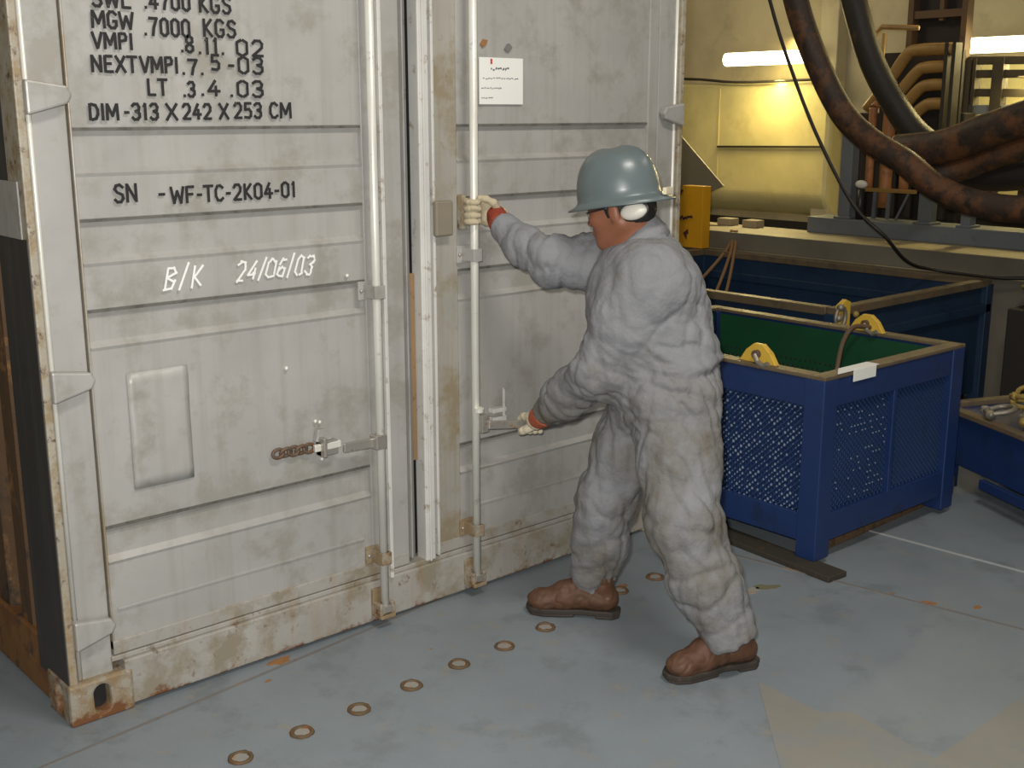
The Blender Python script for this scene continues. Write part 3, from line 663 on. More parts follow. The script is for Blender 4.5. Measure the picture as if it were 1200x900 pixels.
# yellow box on the beam beside the container
yb = MB().prism([(5.20,2.43,.703),(5.20,2.15,.703),(5.20,2.15,1.12),(5.20,2.33,1.12),(5.20,2.35,1.03),(5.20,2.43,1.02)], (0,0,0), (.085,0,0)).build('yellow_box', 'yellow_sign', None, .004)
tag(yb, 'yellow painted steel box with dark lettering beside the container edge', 'box')
letters_y = MB()
x = 2.42; rg = random.Random(2)
while x > 2.24:
    l = rg.uniform(.008, .02); letters_y.bar((5.197, x, .905+rg.uniform(-.012, .012)), (5.197, x-l, .905+rg.uniform(-.012, .012)), .002, .014); x -= l*.8
letters_y.build('dark_script', 'purple', yb)
MB().prism([(5.197,2.37,1.035),(5.197,2.355,1.03),(5.197,2.32,1.09),(5.197,2.345,1.095)], (0,0,0), (.003,0,0)).build('arrow_mark', 'purple', yb)
MB().prism([(5.197,2.31,.80),(5.197,2.27,.83),(5.197,2.265,.80),(5.197,2.28,.79),(5.197,2.28,.755)], (0,0,0), (.003,0,0)).build('arrow_mark', 'purple', yb)
for y, lb in ((2.33, 'small grey block on the beam flange next to the yellow box'), (2.11, 'small grey block on the beam flange under the tank')):
    tag(MB().box(5.66, 5.76, y-.06, y+.06, .82, .870).build('steel_block', 'beamtop', None, .006), lb, 'block')
tag(MB().prism([(5.40,2.62,.82),(5.62,2.26,.82),(5.66,2.62,.82),(5.60,2.66,.82)], (0,0,0), (.0,.012,0)).build('cloth_sheet', 'beamtop', None), 'pale folded sheet lying on the beam behind the yellow box', 'sheet')
# skid beam and posts
skb = MB().box(5.70, 5.95, -1.5, 1.66, .82, .925).build('skid_beam', 'postm', None, .006); tag(skb, 'grey skid beam lying on the coaming under the grey posts', 'beam')
posts = []
for y, wy, z1, lb in ((1.40, .085, 1.50, 'tall grey post at the left end of the skid beam'), (.83, .085, 1.28, 'grey post under the brown hoses, middle of three'), (.56, .06, 1.32, 'slim grey post to the right under the hoses')):
    o = MB().box(5.72, 5.80, y-wy/2, y+wy/2, .925, z1).box(5.70, 5.82, y-wy/2-.02, y+wy/2+.02, .925, .94).build('steel_post', 'postm', None, .004); tag(o, lb, 'post')

# ------------------------------------------------------------------ tank, gusset, lamps
tk = empty('storage_tank', (7.0, 3.6, .7), 'big cream tank with flat side and rounded underside below the left wall lamp', 'tank')
b = MB(); pf = [(7.18, 1.84), (7.02, 1.84), (7.0, 1.82), (7.0, .985)]+[(7.20-.20*math.cos(t), .985-.20*math.sin(t)) for t in [math.radians(a) for a in range(6, 85, 6)]]+[(7.18, .785)]
ys = [(2.395, .05), (2.405, .02), (2.43, 0), (5.6, 0)]
rw = [[b.bm.verts.new((min(7.18, x+dx), y, z)) for x, z in pf] for y, dx in ys]
for i in range(len(rw)-1):
    for j in range(len(pf)-1): b.bm.faces.new((rw[i][j], rw[i][j+1], rw[i+1][j+1], rw[i+1][j]))
b.bm.faces.new(rw[0]); b.bm.faces.new(rw[-1][::-1])
b.build('tank_shell', 'tank', tk)
MB().box(6.994, 7.0, 3.47, 3.485, 1.0, 1.80).build('weld_band', 'tank', tk)
MB().bar((6.985, 2.44, 1.34), (6.985, 3.47, 1.322), .018, .016).build('side_bar', 'rail', tk)
MB().box(6.5, 6.52, 1.9, 5.6, .1, .80).build('skirt_plate', 'machine', tk)
g = MB().prism([(6.2,3.3,1.50),(6.2,2.77,1.055),(6.2,3.25,.86),(6.2,3.3,0),(6.2,3.6,0),(6.2,3.6,1.5)], (0,0,0), (.014,0,0)).build('sloping_gusset', 'beam', None, 0)
tag(g, 'grey brown sloping plate in front of the tank beside the container', 'plate')
def lamp(y0, y1, z, label, xw=6.94, e=30, r=.052):
    t = empty('fluorescent_lamp', (xw, (y0+y1)/2, z), label, 'lamp', 'fluorescent lamps on the far wall')
    x = xw-.09
    MB().box(xw-.05, xw, y0-.02, y1+.02, z-.03, z+.05).build('lamp_housing', 'lampbody', t, .005)
    for y in (y0+.15, y1-.15): MB().box(xw, 7.2, y-.015, y+.015, z-.015, z+.015).build('lamp_bracket', 'rack', t)
    MB().tube(smoothpath([(x, y0, z), (x, y0+.02, z), (x, y1-.02, z), (x, y1, z)], 3), [r*.6]+[r]*8+[r*.6], 16).build('lamp_tube', 'tube', t, smooth=True)
    for y in (y0-.03, y1+.03): MB().tube([(x, y-.03, z), (x, y+.03, z)], r*.75, 12).build('lamp_holder', 'rack', t, smooth=True)
    a = area('lamp_light', (x-.07, (y0+y1)/2, z), (x-1.2, (y0+y1)/2, z-1.3), .08, e, (1.0, .80, .34), abs(y1-y0))
    a = area('lamp_light', (x-.03, (y0+y1)/2, z-.06), (7.1, (y0+y1)/2, z-.5), .08, e*.15, (1.0, .80, .30), abs(y1-y0))
    return t
lamp(2.46, 3.26, 2.02, 'glowing fluorescent lamp above the cream tank')
lamp(.10, 1.27, 2.045, 'glowing fluorescent lamp at the right above the pipe rails')
for z0, z1, lb in ((1.888, 1.86, 'thin dark conduit running along the wall below the lamp'),):
    b = MB().tube(smoothpath([(6.98, 5.5, 1.90), (6.98, 3.9, 1.885), (6.98, 3.3, 1.845), (6.98, 2.7, 1.85), (6.98, 2.42, 1.85)], 4), .011, 8)
    tag(b.build('conduit', 'rail', None, smooth=True), lb, 'conduit')
# ------------------------------------------------------------------ machinery, ladder opening, manifold
tag(MB().box(6.35, 6.95, -2.0, .93, .0, .95).build('machine_block', 'machine', None, .01), 'low dark machinery block under the olive rails at the right', 'machine')
mc = MB()
mc.box(6.35, 6.50, .95, 1.78, .0, 1.60)
for i in range(6): mc.box(6.30, 6.36, 1.02+i*.12, 1.06+i*.12, .9, 1.5)
tag(mc.build('machine_block', 'machine', None, .01), 'tall dark machinery block behind the grey posts and pipes', 'machine')
rk = empty('access_frame', (6.6, 1.3, 0), 'tall dark access frame with brown rungs above the pipes', 'frame')
MB().box(6.62, 6.66, 1.13, 1.50, 1.6, 4.0).build('dark_opening', 'machine', rk)
for y in (1.11, 1.50): MB().box(6.54, 6.62, y-.02, y+.02, 1.5, 4.0).build('upright', 'rack', rk)
MB().box(6.56, 6.60, 1.27, 1.30, 2.2, 4.0).build('upright', 'rack', rk)
for z in (1.85, 2.0, 2.22, 2.5): MB().box(6.55, 6.61, 1.11, 1.50, z, z+.05).build('rung', 'rack', rk)
mf = empty('pipe_manifold', (6.0, 1.1, .9), 'nested ochre pipes bending beneath the access frame', 'pipes')
def P6(y, z, x=6.0): return (x, y, z)
for pts in ([(1.45, 1.62), (1.30, 1.80), (1.19, 1.955), (1.10, 1.985), (.87, 1.985)], [(1.30, 1.62), (1.20, 1.75), (1.11, 1.85), (1.05, 1.875), (.90, 1.88)],
            [(1.22, 1.60), (1.13, 1.70), (1.07, 1.755), (1.0, 1.77), (.90, 1.77)], [(1.14, 1.53), (1.09, 1.60), (1.03, 1.645), (.98, 1.655), (.90, 1.655)]):
    MB().tube(smoothpath([P6(*p) for p in pts], 6), .038, 14).build('pipe', 'pipey', mf, smooth=True)
MB().tube([P6(1.42, 1.80), P6(1.42, 2.10), P6(1.38, 2.14), P6(1.12, 2.12)], .016, 10).build('loop_handle', 'pipey', mf, smooth=True)
MB().tube([P6(1.36, 1.80), P6(1.36, 2.10)], .012, 10).build('loop_handle', 'pipey', mf, smooth=True)
for y in (.85, .90): MB().box(5.96, 6.04, y-.012, y+.012, 1.40, 2.02).build('support', 'rail', mf)
MB().box(6.10, 6.13, .86, 1.42, 1.45, 1.98).build('back_plate', 'machine', mf)
pn = empty('tube_bank', (5.9, 1.2, .93), 'bank of orange brown vertical tubes between the grey posts', 'pipes')
for y, z0, z1, r in ((1.32, 1.10, 1.64, .026), (1.20, 1.00, 1.64, .040), (1.07, 1.10, 1.50, .030)):
    MB().tube(smoothpath([(5.87, y, z0), (5.87, y, z1-.06), (5.875, y, z1-.01), (5.91, y, z1+.015)], 5), r, 14).build('tube', 'pipeo', pn, smooth=True)
MB().box(5.825, 5.85, .96, 1.345, 1.10, 1.125).build('shelf_bar', 'pipey', pn, .002)
for y in (1.24, 1.14): MB().bar((5.82, y, .93), (5.82, y-.005, 1.10), .02, .02).build('leg', 'postm', pn)
MB().bar((5.82, 1.08, .93), (5.82, 1.0, 1.10), .012, .012).build('leg', 'postm', pn)
b = MB().ball((5.75, 1.30, 1.15), .035, (.6, 1.3, .75)).build('white_cap', 'white', None, smooth=True); tag(b, 'small white capped bottle beside the tall grey post', 'bottle'); 
MB().tube([(5.75, 1.30, .925), (5.75, 1.30, 1.12)], .025, 12).build('bottle_body', 'blackp', b, smooth=True)
rl = empty('pipe_rails', (6.6, .9, 1.5), 'row of dark olive horizontal rails in front of the right lamp', 'rail')
for z in (1.925, 1.84, 1.72, ): MB().bar((6.6, 1.08, z+.01), (6.6, -.6, z-.02), .05, .052).build('rail', 'rail', rl, .004)
for z in (1.62,): MB().bar((6.6, 1.08, z), (6.6, -.6, z), .05, .06).build('rail', 'postm', rl, .004)
for y, wd in ((1.02, .02), (.86, .075), (1.062, .035)): MB().box(6.56, 6.64, y-wd/2, y+wd/2, .955, 1.95).build('upright', 'rail', rl)
MB().box(6.58, 6.63, .62, .66, .955, 1.40).build('upright', 'rail', rl)
MB().box(7.05, 7.08, -.6, 1.6, 1.0, 1.97).build('pale_backboard', 'tank', rl)

def hose(pts, r, m, label, cat='hose', name='rubber_hose'):
    return tag(MB().tube(smoothpath(pts, 8), r, 18).build(name, m, None, smooth=True), label, cat)
hose([(4.9, 1.75, 3.6), (4.85, 1.40, 2.75), (4.8, 1.205, 2.225), (4.8, 1.035, 1.87), (4.8, .855, 1.60), (4.8, .668, 1.45), (4.8, .454, 1.342), (4.8, .272, 1.225), (4.8, .076, 1.155), (4.8, -.217, 1.13), (4.8, -.7, 1.2), (4.8, -1.5, 1.6)], .070, 'rubber', 'thick brown hose hanging in a loop from the top to the right edge, nearest')
hose([(5.6, 1.75, 3.6), (5.6, 1.50, 2.7), (5.6, 1.345, 2.28), (5.6, 1.20, 1.93), (5.6, 1.02, 1.66), (5.6, .83, 1.46), (5.58, .55, 1.34), (5.55, .1, 1.31), (5.5, -.8, 1.5)], .078, 'rubber_dark', 'black hose hanging steeply behind the brown loop')
hose([(5.22, .74, 1.385), (5.2, .62, 1.395), (5.2, .44, 1.42), (5.2, .22, 1.50), (5.2, -.02, 1.58), (5.2, -.5, 1.75), (5.2, -1.2, 2.1)], .095, 'rubber', 'brown hose rising to the right edge, uppermost of the hoses')
hose([(5.24, .60, 1.225), (5.3, .375, 1.30), (5.3, .18, 1.375), (5.3, 0.0, 1.44), (5.3, -.4, 1.62), (5.3, -1.1, 1.9)], .070, 'rubber', 'brown hose below the uppermost one at the right edge')
hose([(5.42, .82, 1.335), (5.42, .72, 1.30), (5.44, .5, 1.27), (5.44, .2, 1.26), (5.44, -.5, 1.36), (5.4, -1.2, 1.5)], .09, 'rubber_dark', 'black sagging hose between the brown ones')
hose([(4.6, 1.45, 2.8), (4.6, 1.236, 2.213), (4.6, 1.083, 1.864), (4.6, .874, 1.473), (4.6, .623, 1.116), (4.65, .45, .955), (4.9, .45, .80), (5.15, .42, .735), (5.2, .1, .72), (5.25, -.1, .73)], .010, 'rubber_dark', 'thin black cable sagging down to the rim of the large blue skip', 'cable', 'thin_cable')

# ------------------------------------------------------------------ implicit surfaces for the person
class Vol:
    def __init__(s, lo, hi, vx):
        s.lo = np.array(lo, np.float32); s.vx = vx; s.n = np.ceil((np.array(hi)-np.array(lo))/vx).astype(int)+1
        s.D = np.full(s.n, .2, np.float32)
    def _sl(s, pts, pad):
        pts = np.array(pts, float); a = np.maximum(((pts.min(0)-pad-s.lo)/s.vx).astype(int), 0); b = np.minimum(((pts.max(0)+pad-s.lo)/s.vx).astype(int)+2, s.n)
        g = [s.lo[i]+s.vx*np.arange(a[i], b[i], dtype=np.float32) for i in range(3)]
        return tuple(slice(a[i], b[i]) for i in range(3)), np.stack(np.meshgrid(*g, indexing='ij'), -1)
    def _smin(s, sl, d, k):
        a = s.D[sl]; h = np.maximum(k-np.abs(a-d), 0)/k; s.D[sl] = np.minimum(a, d)-h*h*k*.25
    def cone(s, a, b, ra, rb, k=.02):
        R = max(ra, rb); sl, P = s._sl([a, b], R+k+4*s.vx+.01)
        a = np.array(a, np.float32); ba = np.array(b, np.float32)-a; pa = P-a
        h = np.clip((pa@ba)/max(float(ba@ba), 1e-9), 0, 1)
        d = np.linalg.norm(pa-h[..., None]*ba, axis=-1)-(ra+(rb-ra)*h); s._smin(sl, d, k)
    def chain(s, pts, rs, k=.02):
        for i in range(len(pts)-1): s.cone(pts[i], pts[i+1], rs[i], rs[i+1], k)
    def ell(s, c, r, R=None, k=.02, sub=False):
        sl, P = s._sl([c], max(r)+k+4*s.vx+.01); q = P-np.array(c, np.float32)
        if R is not None: q = q@np.array(R, np.float32)      # columns of R are the local axes
        r = np.array(r, np.float32); k0 = np.linalg.norm(q/r, axis=-1); k1 = np.linalg.norm(q/(r*r), axis=-1)
        d = k0*(k0-1)/np.maximum(k1, 1e-6)
        if sub:
            a = s.D[sl]; d = -d; h = np.maximum(k-np.abs(a-d), 0)/k; s.D[sl] = np.maximum(a, d)+h*h*k*.25
        else: s._smin(sl, d, k)
    def cutplane(s, p, n, keep=None, rad=None):
        """remove the side n points to (only within rad of p)"""
        p = np.array(p, np.float32); n = np.array(n, np.float32); n /= np.linalg.norm(n)
        sl, P = s._sl([p], rad or 9)
        d = (P-p)@n; m = d
        if rad: m = np.where(np.linalg.norm(P-p, axis=-1) < rad, d, -1)
        s.D[sl] = np.maximum(s.D[sl], m)
    def mesh(s, name, m, parent=None, disp=None, smooth_it=1, label=None):
        D = s.D; D = np.where(D == 0, 1e-7, D); S = D < 0
        n0, n1, n2 = D.shape
        cell = np.zeros((n0-1, n1-1, n2-1), np.uint8)
        for i in (0, 1):
            for j in (0, 1):
                for k in (0, 1): cell += S[i:n0-1+i, j:n1-1+j, k:n2-1+k]
        act = (cell > 0) & (cell < 8); idx = np.full(cell.shape, -1, np.int64); ids = np.argwhere(act); idx[act] = np.arange(len(ids))
        acc = np.zeros((len(ids), 3)); cnt = np.zeros(len(ids))
        I = ids
        for ax in range(3):
            o1, o2 = [(a) for a in range(3) if a != ax]
            for u in (0, 1):
                for v in (0, 1):
                    a = I.copy(); a[:, o1] += u; a[:, o2] += v; b = a.copy(); b[:, ax] += 1
                    da = D[a[:, 0], a[:, 1], a[:, 2]]; db = D[b[:, 0], b[:, 1], b[:, 2]]; c = (da < 0) != (db < 0)
                    t = np.where(c, da/(da-db+1e-20), 0); p = a.astype(float); p[:, ax] += t
                    acc[c] += p[c]; cnt[c] += 1
        V = s.lo+s.vx*(acc/np.maximum(cnt, 1)[:, None]); F = []
        for ax in range(3):
            o1, o2 = (ax+1) % 3, (ax+2) % 3
            A = [slice(None)]*3; B = [slice(None)]*3; A[ax] = slice(0, -1); B[ax] = slice(1, None)
            sa, sb = S[tuple(A)], S[tuple(B)]; cr = np.argwhere(sa != sb); fl = sa[tuple(cr.T)]
            ok = (cr[:, o1] > 0) & (cr[:, o2] > 0) & (cr[:, o1] < D.shape[o1]-1) & (cr[:, o2] < D.shape[o2]-1); cr = cr[ok]; fl = fl[ok]
            c = []
            for u, v in ((0, 0), (1, 0), (1, 1), (0, 1)):
                e = cr.copy(); e[:, o1] -= u; e[:, o2] -= v; c.append(idx[e[:, 0], e[:, 1], e[:, 2]])
            q = np.stack(c, 1); q[fl] = q[fl]; q[~fl] = q[~fl][:, ::-1]; F.append(q)
        F = np.concatenate(F); F = F[(F >= 0).all(1)][:, ::-1]
        # drop loose islands, relax
        for _ in range(smooth_it):
            sm = np.zeros_like(V); ct = np.zeros(len(V))
            for a in range(4):
                np.add.at(sm, F[:, a], V[F[:, (a+1) % 4]]); np.add.at(ct, F[:, a], 1)
            V = V*.5+.5*sm/np.maximum(ct, 1)[:, None]
        fn = np.cross(V[F[:, 2]]-V[F[:, 0]], V[F[:, 3]]-V[F[:, 1]]); vn = np.zeros_like(V)
        for a in range(4): np.add.at(vn, F[:, a], fn)
        vn /= np.maximum(np.linalg.norm(vn, axis=1), 1e-12)[:, None]
        ctr = V.mean(0)
        if ((V-ctr)*vn).sum() < 0: F = F[:, ::-1]; vn = -vn
        if disp is not None: V = V+vn*disp(V, vn)[:, None]
        me = bpy.data.meshes.new(name); me.vertices.add(len(V)); me.vertices.foreach_set('co', V.astype(np.float32).ravel())
        me.loops.add(len(F)*4); me.loops.foreach_set('vertex_index', F.astype(np.int32).ravel())
        me.polygons.add(len(F)); me.polygons.foreach_set('loop_start', np.arange(0, len(F)*4, 4, dtype=np.int32)); me.polygons.foreach_set('loop_total', np.full(len(F), 4, np.int32))
        me.update(calc_edges=True); me.validate()
        me.polygons.foreach_set('use_smooth', np.ones(len(F), bool)); me.materials.append(MT[m])
        o = bpy.data.objects.new(name, me); C.objects.link(o)
        if parent: o.parent = parent; o.matrix_parent_inverse = pinv(parent)
        if label: o['label'] = label
        return o
def A_(*v): return np.array(v, float)
# ------------------------------------------------------------------ the worker
shn, shf = A_(1.497, -.700, 1.140), A_(1.600, -.470, 1.155)
eln, wrn = A_(1.414, -.572, .858), A_(1.468, -.292, .670)
elf, wrf = A_(1.425, -.355, 1.165), A_(1.412, -.135, 1.262)
neckb, neckt = A_(1.575, -.590, 1.200), A_(1.535, -.560, 1.285)
chest, waist, pelv = A_(1.560, -.610, 1.06), A_(1.580, -.655, .90), A_(1.590, -.675, .79)
hipn, hipf = A_(1.560, -.735, .775), A_(1.625, -.600, .755)
knn, ann = A_(1.490, -.845, .452), A_(1.560, -.972, .105)
knf, anf = A_(1.545, -.480, .410), A_(1.570, -.415, .09)
Fh = A_(-.33, .944, 0); Fh /= np.linalg.norm(Fh)
pit = math.radians(14)
hF = Fh*math.cos(pit)+A_(0, 0, -1)*math.sin(pit); hS = np.cross(A_(0, 0, 1), Fh); hU = np.cross(hF, hS)   # hS = his left (camera side)
HR = np.stack([hF, hS, hU], 1)
hc = A_(1.516, -.549, 1.332)            # centre of head
def H(f_, s_, u__): return hc+HR@A_(f_, s_, u__)

# body: one continuous surface, head to feet
v = Vol((1.25, -1.15, -.0), (1.85, -.02, 1.56), .0055)
v.ell(H(-.008, 0, .035), (.094, .076, .082), HR, .02)             # cranium
v.ell(H(.035, 0, -.035), (.058, .056, .066), HR, .035)            # face
v.cone(H(.045, 0, -.075), H(.072, 0, -.092), .030, .020, .025)    # chin
for sd_s in (-1, 1):
    v.cone(H(-.02, sd_s*.055, -.045), H(.06, sd_s*.02, -.088), .022, .018, .03)   # jaw
    v.ell(H(.062, sd_s*.036, -.02), (.024, .022, .018), HR, .02)  # cheek
    v.ell(H(-.012, sd_s*.078, -.012), (.018, .008, .030), HR, .008)  # ear
    v.ell(H(.090, sd_s*.031, .008), (.012, .014, .010), HR, .006, sub=True)  # eye socket
    v.ell(H(.078, sd_s*.031, .007), (.012, .013, .011), HR, .004) # eyeball
v.cone(H(.088, 0, .004), H(.104, 0, -.026), .007, .010, .014)     # nose
for sd_s in (-1, 1): v.ell(H(.098, sd_s*.011, -.030), (.010, .007, .007), HR, .008)
v.ell(H(.088, 0, -.055), (.014, .024, .006), HR, .008); v.ell(H(.087, 0, -.064), (.013, .020, .006), HR, .008)
v.ell(H(.106, 0, -.0595), (.012, .020, .0022), HR, .003, sub=True)
v.cone(H(-.03, 0, -.05), neckb, .056, .062, .03)                  # neck
v.cone(shn, shf, .065, .065, .05); v.cone(neckb, chest, .08, .12, .05); v.cone(chest, waist, .12, .11, .05); v.cone(waist, pelv, .11, .115, .04)
v.cone(hipn, hipf, .09, .09, .04)
for a, b, c, d in ((shn, eln, wrn, wrn+A_(.006, .03, -.015)), (shf, elf, wrf, wrf+A_(.003, .025, .006))): v.chain([a, b, c, d], [.052, .042, .027, .022], .02)
for a, b, c, fx in ((hipn, knn, ann, (-.935, .353)), (hipf, knf, anf, (-.622, .783))):
    v.chain([a, b, c], [.085, .055, .036], .03)
    bc = A_(1.575, -.966, 0) if c is ann else A_(1.545, -.425, 0)
    toe = bc+A_(fx[0]*.13, fx[1]*.13, .052); heel = bc+A_(0, 0, .062)
    v.chain([c, heel, toe], [.034, .024, .022], .015)
body = v.mesh('person', 'skin', None, None, 1)
tag(body, 'person in grey coverall and blue-grey hard hat leaning forward to work the container lock', 'person')

# coverall
rng = np.random.RandomState(4)
def folds(V, N):
    d = np.zeros(len(V))
    def wave(c, axis, rad, amp, freq, ph=0, warp=.03):
        """creases across the limb: ridged noise, fine along the axis and long around it"""
        c = A_(*c); axis = A_(*axis); axis /= np.linalg.norm(axis); q = V-c; w_ = np.exp(-(q**2).sum(1)/rad**2); I = w_ > .02
        al = q[I]@axis; pe = q[I]-al[:, None]*axis; F1 = freq*.23; F2 = 5.0
        pts = al[:, None]*axis*F1+pe*F2+ph*7.3
        n = np.array([noise.noise(Vector(p))+.45*noise.noise(Vector(p*2.1+9.1)) for p in pts])
        r = 1-np.minimum(1, np.abs(n)*2.6)
        d[I] += amp*1.5*w_[I]*(.35-r**1.6)
    wave(eln, eln-shn+(eln-wrn)*-1, .11, .010, 95); wave(eln+A_(.0, .03, .04), shn-eln, .16, .007, 60, 1)
    wave((eln+wrn)/2, wrn-eln, .14, .008, 75, .5); wave(elf, (wrf-shf), .14, .010, 80, .3)
    wave(waist+A_(-.03, -.05, -.04), (.3, .1, 1), .17, .012, 70, .4, .05); wave(hipn+A_(-.05, 0, .02), (.6, 0, .8), .14, .012, 70, 1, .05)
    wave(knn, (.75, .1, .6), .16, .011, 42, .2, .05); wave((knn+ann)/2, (-.6, .2, .7), .17, .009, 40, 1.1, .06); wave(ann+A_(0, 0, .05), (.2, .1, 1), .08, .010, 85, .4, .04)
    wave(knf, (.7, -.2, .6), .15, .011, 42, .6, .05); wave((knf+anf)/2, (-.6, .1, .7), .16, .009, 40, .1, .06); wave(anf+A_(0, 0, .05), (.2, .1, 1), .08, .010, 85, 0, .04)
    wave(shn+A_(.05, 0, -.08), (1, .4, -.3), .16, .008, 55, 0, .05); wave(chest+A_(.03, -.1, 0), (.5, .4, .8), .18, .006, 48, 0, .07)
    nz = np.array([noise.fractal(Vector((p[0]*9, p[1]*9, p[2]*6)), 1.0, 2.0, 4) for p in V])
    n2 = np.array([noise.noise(Vector((p[0]*26, p[1]*26, p[2]*17))) for p in V])
    n3 = np.array([noise.noise(Vector((p[0]*16+p[2]*3, p[1]*16, p[2]*3.2))) for p in V])
    low = np.clip((1.02-V[:, 2])/.2, .35, 1)
    belt = -.010*np.exp(-((V[:, 2]-(.872+.10*(V[:, 0]-1.58)))/.010)**2)+.006*np.exp(-((V[:, 2]-(.895+.10*(V[:, 0]-1.58)))/.016)**2)
    belt = belt*(V[:, 0] > 1.46)*(V[:, 1] < -.5)
    return d+nz*.0065+n2*.0026-low*.007*(1-np.minimum(1, np.abs(n3)*3.5))+belt
v = Vol((1.2, -1.22, .03), (1.92, -.04, 1.42), .007)
v.cone(shn+A_(0, .0, -.005), shf, .083, .083, .07)
v.cone(neckb+A_(.015, 0, -.035), chest+A_(.01, 0, 0), .10, .155, .07)
v.ell(A_(1.590, -.630, 1.065), (.118, .145, .13), None, .07)        # rounded upper back
v.cone(chest, waist, .155, .148, .08); v.cone(waist, pelv, .148, .150, .06)
v.ell(A_(1.600, -.690, .88), (.125, .145, .13), None, .06)
v.cone(hipn, hipf, .125, .12, .06)
v.chain([shn, (shn+eln)/2+A_(.005, 0, 0)], [.085, .080], .09); v.cone(A_(1.565, -.66, .99), (shn+eln)/2, .10, .06, .08)
v.chain([(shn+eln)/2+A_(.005, 0, 0), eln, eln*.45+wrn*.55, wrn], [.080, .074, .066, .052], .05)
v.chain([shf, (shf+elf)/2, elf, elf*.5+wrf*.5+A_(0, 0, -.012), wrf], [.082, .078, .072, .060, .044], .035)
v.chain([hipn, hipn*.5+knn*.5+A_(.01, 0, 0), knn, knn*.5+ann*.5, ann+A_(0, 0, .02)], [.128, .118, .104, .098, .082], .05)
v.chain([hipf, hipf*.5+knf*.5, knf, knf*.5+anf*.5, anf+A_(0, 0, .03)], [.118, .108, .092, .082, .074], .04)
# collar stand
cN = (neckt-neckb)/np.linalg.norm(neckt-neckb)
ring = [neckb+A_(0, 0, .0)+.078*(math.cos(t)*A_(.3, .95, 0)+math.sin(t)*np.cross(cN, A_(.3, .95, 0)))+cN*.035 for t in [2*math.pi*k/14 for k in range(15)]]
v.chain(ring, [.018]*15, .018)
# hollow the collar, sleeves and trouser ends
def hollow(V_, a, b, r):
    sl, P = V_._sl([a, b], r+.05); a = np.array(a, np.float32); ba = np.array(b, np.float32)-a
    h = np.clip(((P-a)@ba)/float(ba@ba), 0, 1); d = r-np.linalg.norm(P-a-h[..., None]*ba, axis=-1); V_.D[sl] = np.maximum(V_.D[sl], d)
hollow(v, neckb+cN*.02, neckt+cN*.05, .064)
dn = (wrn-eln)/np.linalg.norm(wrn-eln); df = (wrf-elf)/np.linalg.norm(wrf-elf)
v.cutplane(wrn, dn, rad=.075); v.cutplane(wrf, df, rad=.07)

an_dir = (ann-knn)/np.linalg.norm(ann-knn); af_dir = (anf-knf)/np.linalg.norm(anf-knf)
v.cutplane(ann+A_(0, 0, .0-.015), an_dir, rad=.14); v.cutplane(anf+A_(0, 0, .0), af_dir, rad=.13)

cov = v.mesh('coverall', 'coverall', body, folds, 1, 'grey work coverall, dirty on the legs')
# waistband seam and collar flap
e1 = hF*.9-cN*float(np.dot(hF*.9, cN)); e1 /= np.linalg.norm(e1); e2 = np.cross(cN, e1)
col = MB(); rows = []; nn = 40
for rr, hh in ((.098, .004), (.094, .030), (.086, .052), (.082, .058), (.076, .054), (.082, .026)):
    row = []
    for k in range(nn+1):
        t = math.radians(14)+math.radians(332)*k/nn; back = .5-.5*math.cos(t)
        lift = hh*(.55+.75*back)
        row.append(col.bm.verts.new(tuple(neckb+cN*(.012+lift)+e1*rr*math.cos(t)*1.02+e2*rr*math.sin(t)*(1.0-.05*back))))
    rows.append(row)
for ra, rb_ in zip(rows[:-1], rows[1:]):
    for k in range(nn): col.bm.faces.new((ra[k], ra[k+1], rb_[k+1], rb_[k]))
co = col.build('collar', 'coverall', cov, smooth=True)
sdm = co.modifiers.new('cloth', 'SOLIDIFY'); sdm.thickness = .003
MB().ball(tuple(neckb+cN*.02+e1*.105+e2*-.01), .006, seg=8).build('snap_button', 'rod', cov, smooth=True)

# hair at the nape
v = Vol(hc-.2, hc+.2, .005); v.ell(H(-.014, 0, .022), (.098, .082, .085), HR, .01); v.ell(H(-.05, 0, -.02), (.055, .066, .05), HR, .02)
v.cutplane(H(.02, 0, -.0), hF, rad=.4)
def hairn(V, N): return np.array([noise.noise(Vector(p*60))*.002 for p in V])
v.mesh('hair', 'hair', body, hairn, 1)
# stubble-free lower face, eyebrow and glasses
g = MB()
P = [H(.102*math.cos(t), .078*math.sin(t), .004) for t in [math.radians(a) for a in range(-88, 89, 8)]]
g.tube(P, .0028, 6); g.build('safety_glasses', 'blackp', body, smooth=True)
for s_ in (-1, 1):
    gl = MB(); pts = [H(.103*math.cos(t), .078*math.sin(t), u) for t, u in ((s_*.08, .004), (s_*.62, .004), (s_*.60, -.020), (s_*.40, -.028), (s_*.16, -.024))]
    gl.prism([tuple(p) for p in pts], (0, 0, 0), tuple(HR@A_(.002, 0, 0))).build('spectacle_lens', 'lens', bpy.data.objects['safety_glasses'])
# white ear muff on the camera side and strap
Rm = Matrix(HR.tolist())
em = MB().ball(H(-.072, .074, -.022), .031, (1.35, .55, .78), 18, Rm).build('ear_muff', 'white', body, smooth=True)
MB().tube([H(-.070+.044*math.cos(t), .066, -.020+.025*math.sin(t)) for t in [2*math.pi*k/20 for k in range(20)]], .006, 8, closed=True).build('muff_cushion', 'blackp', em, smooth=True)
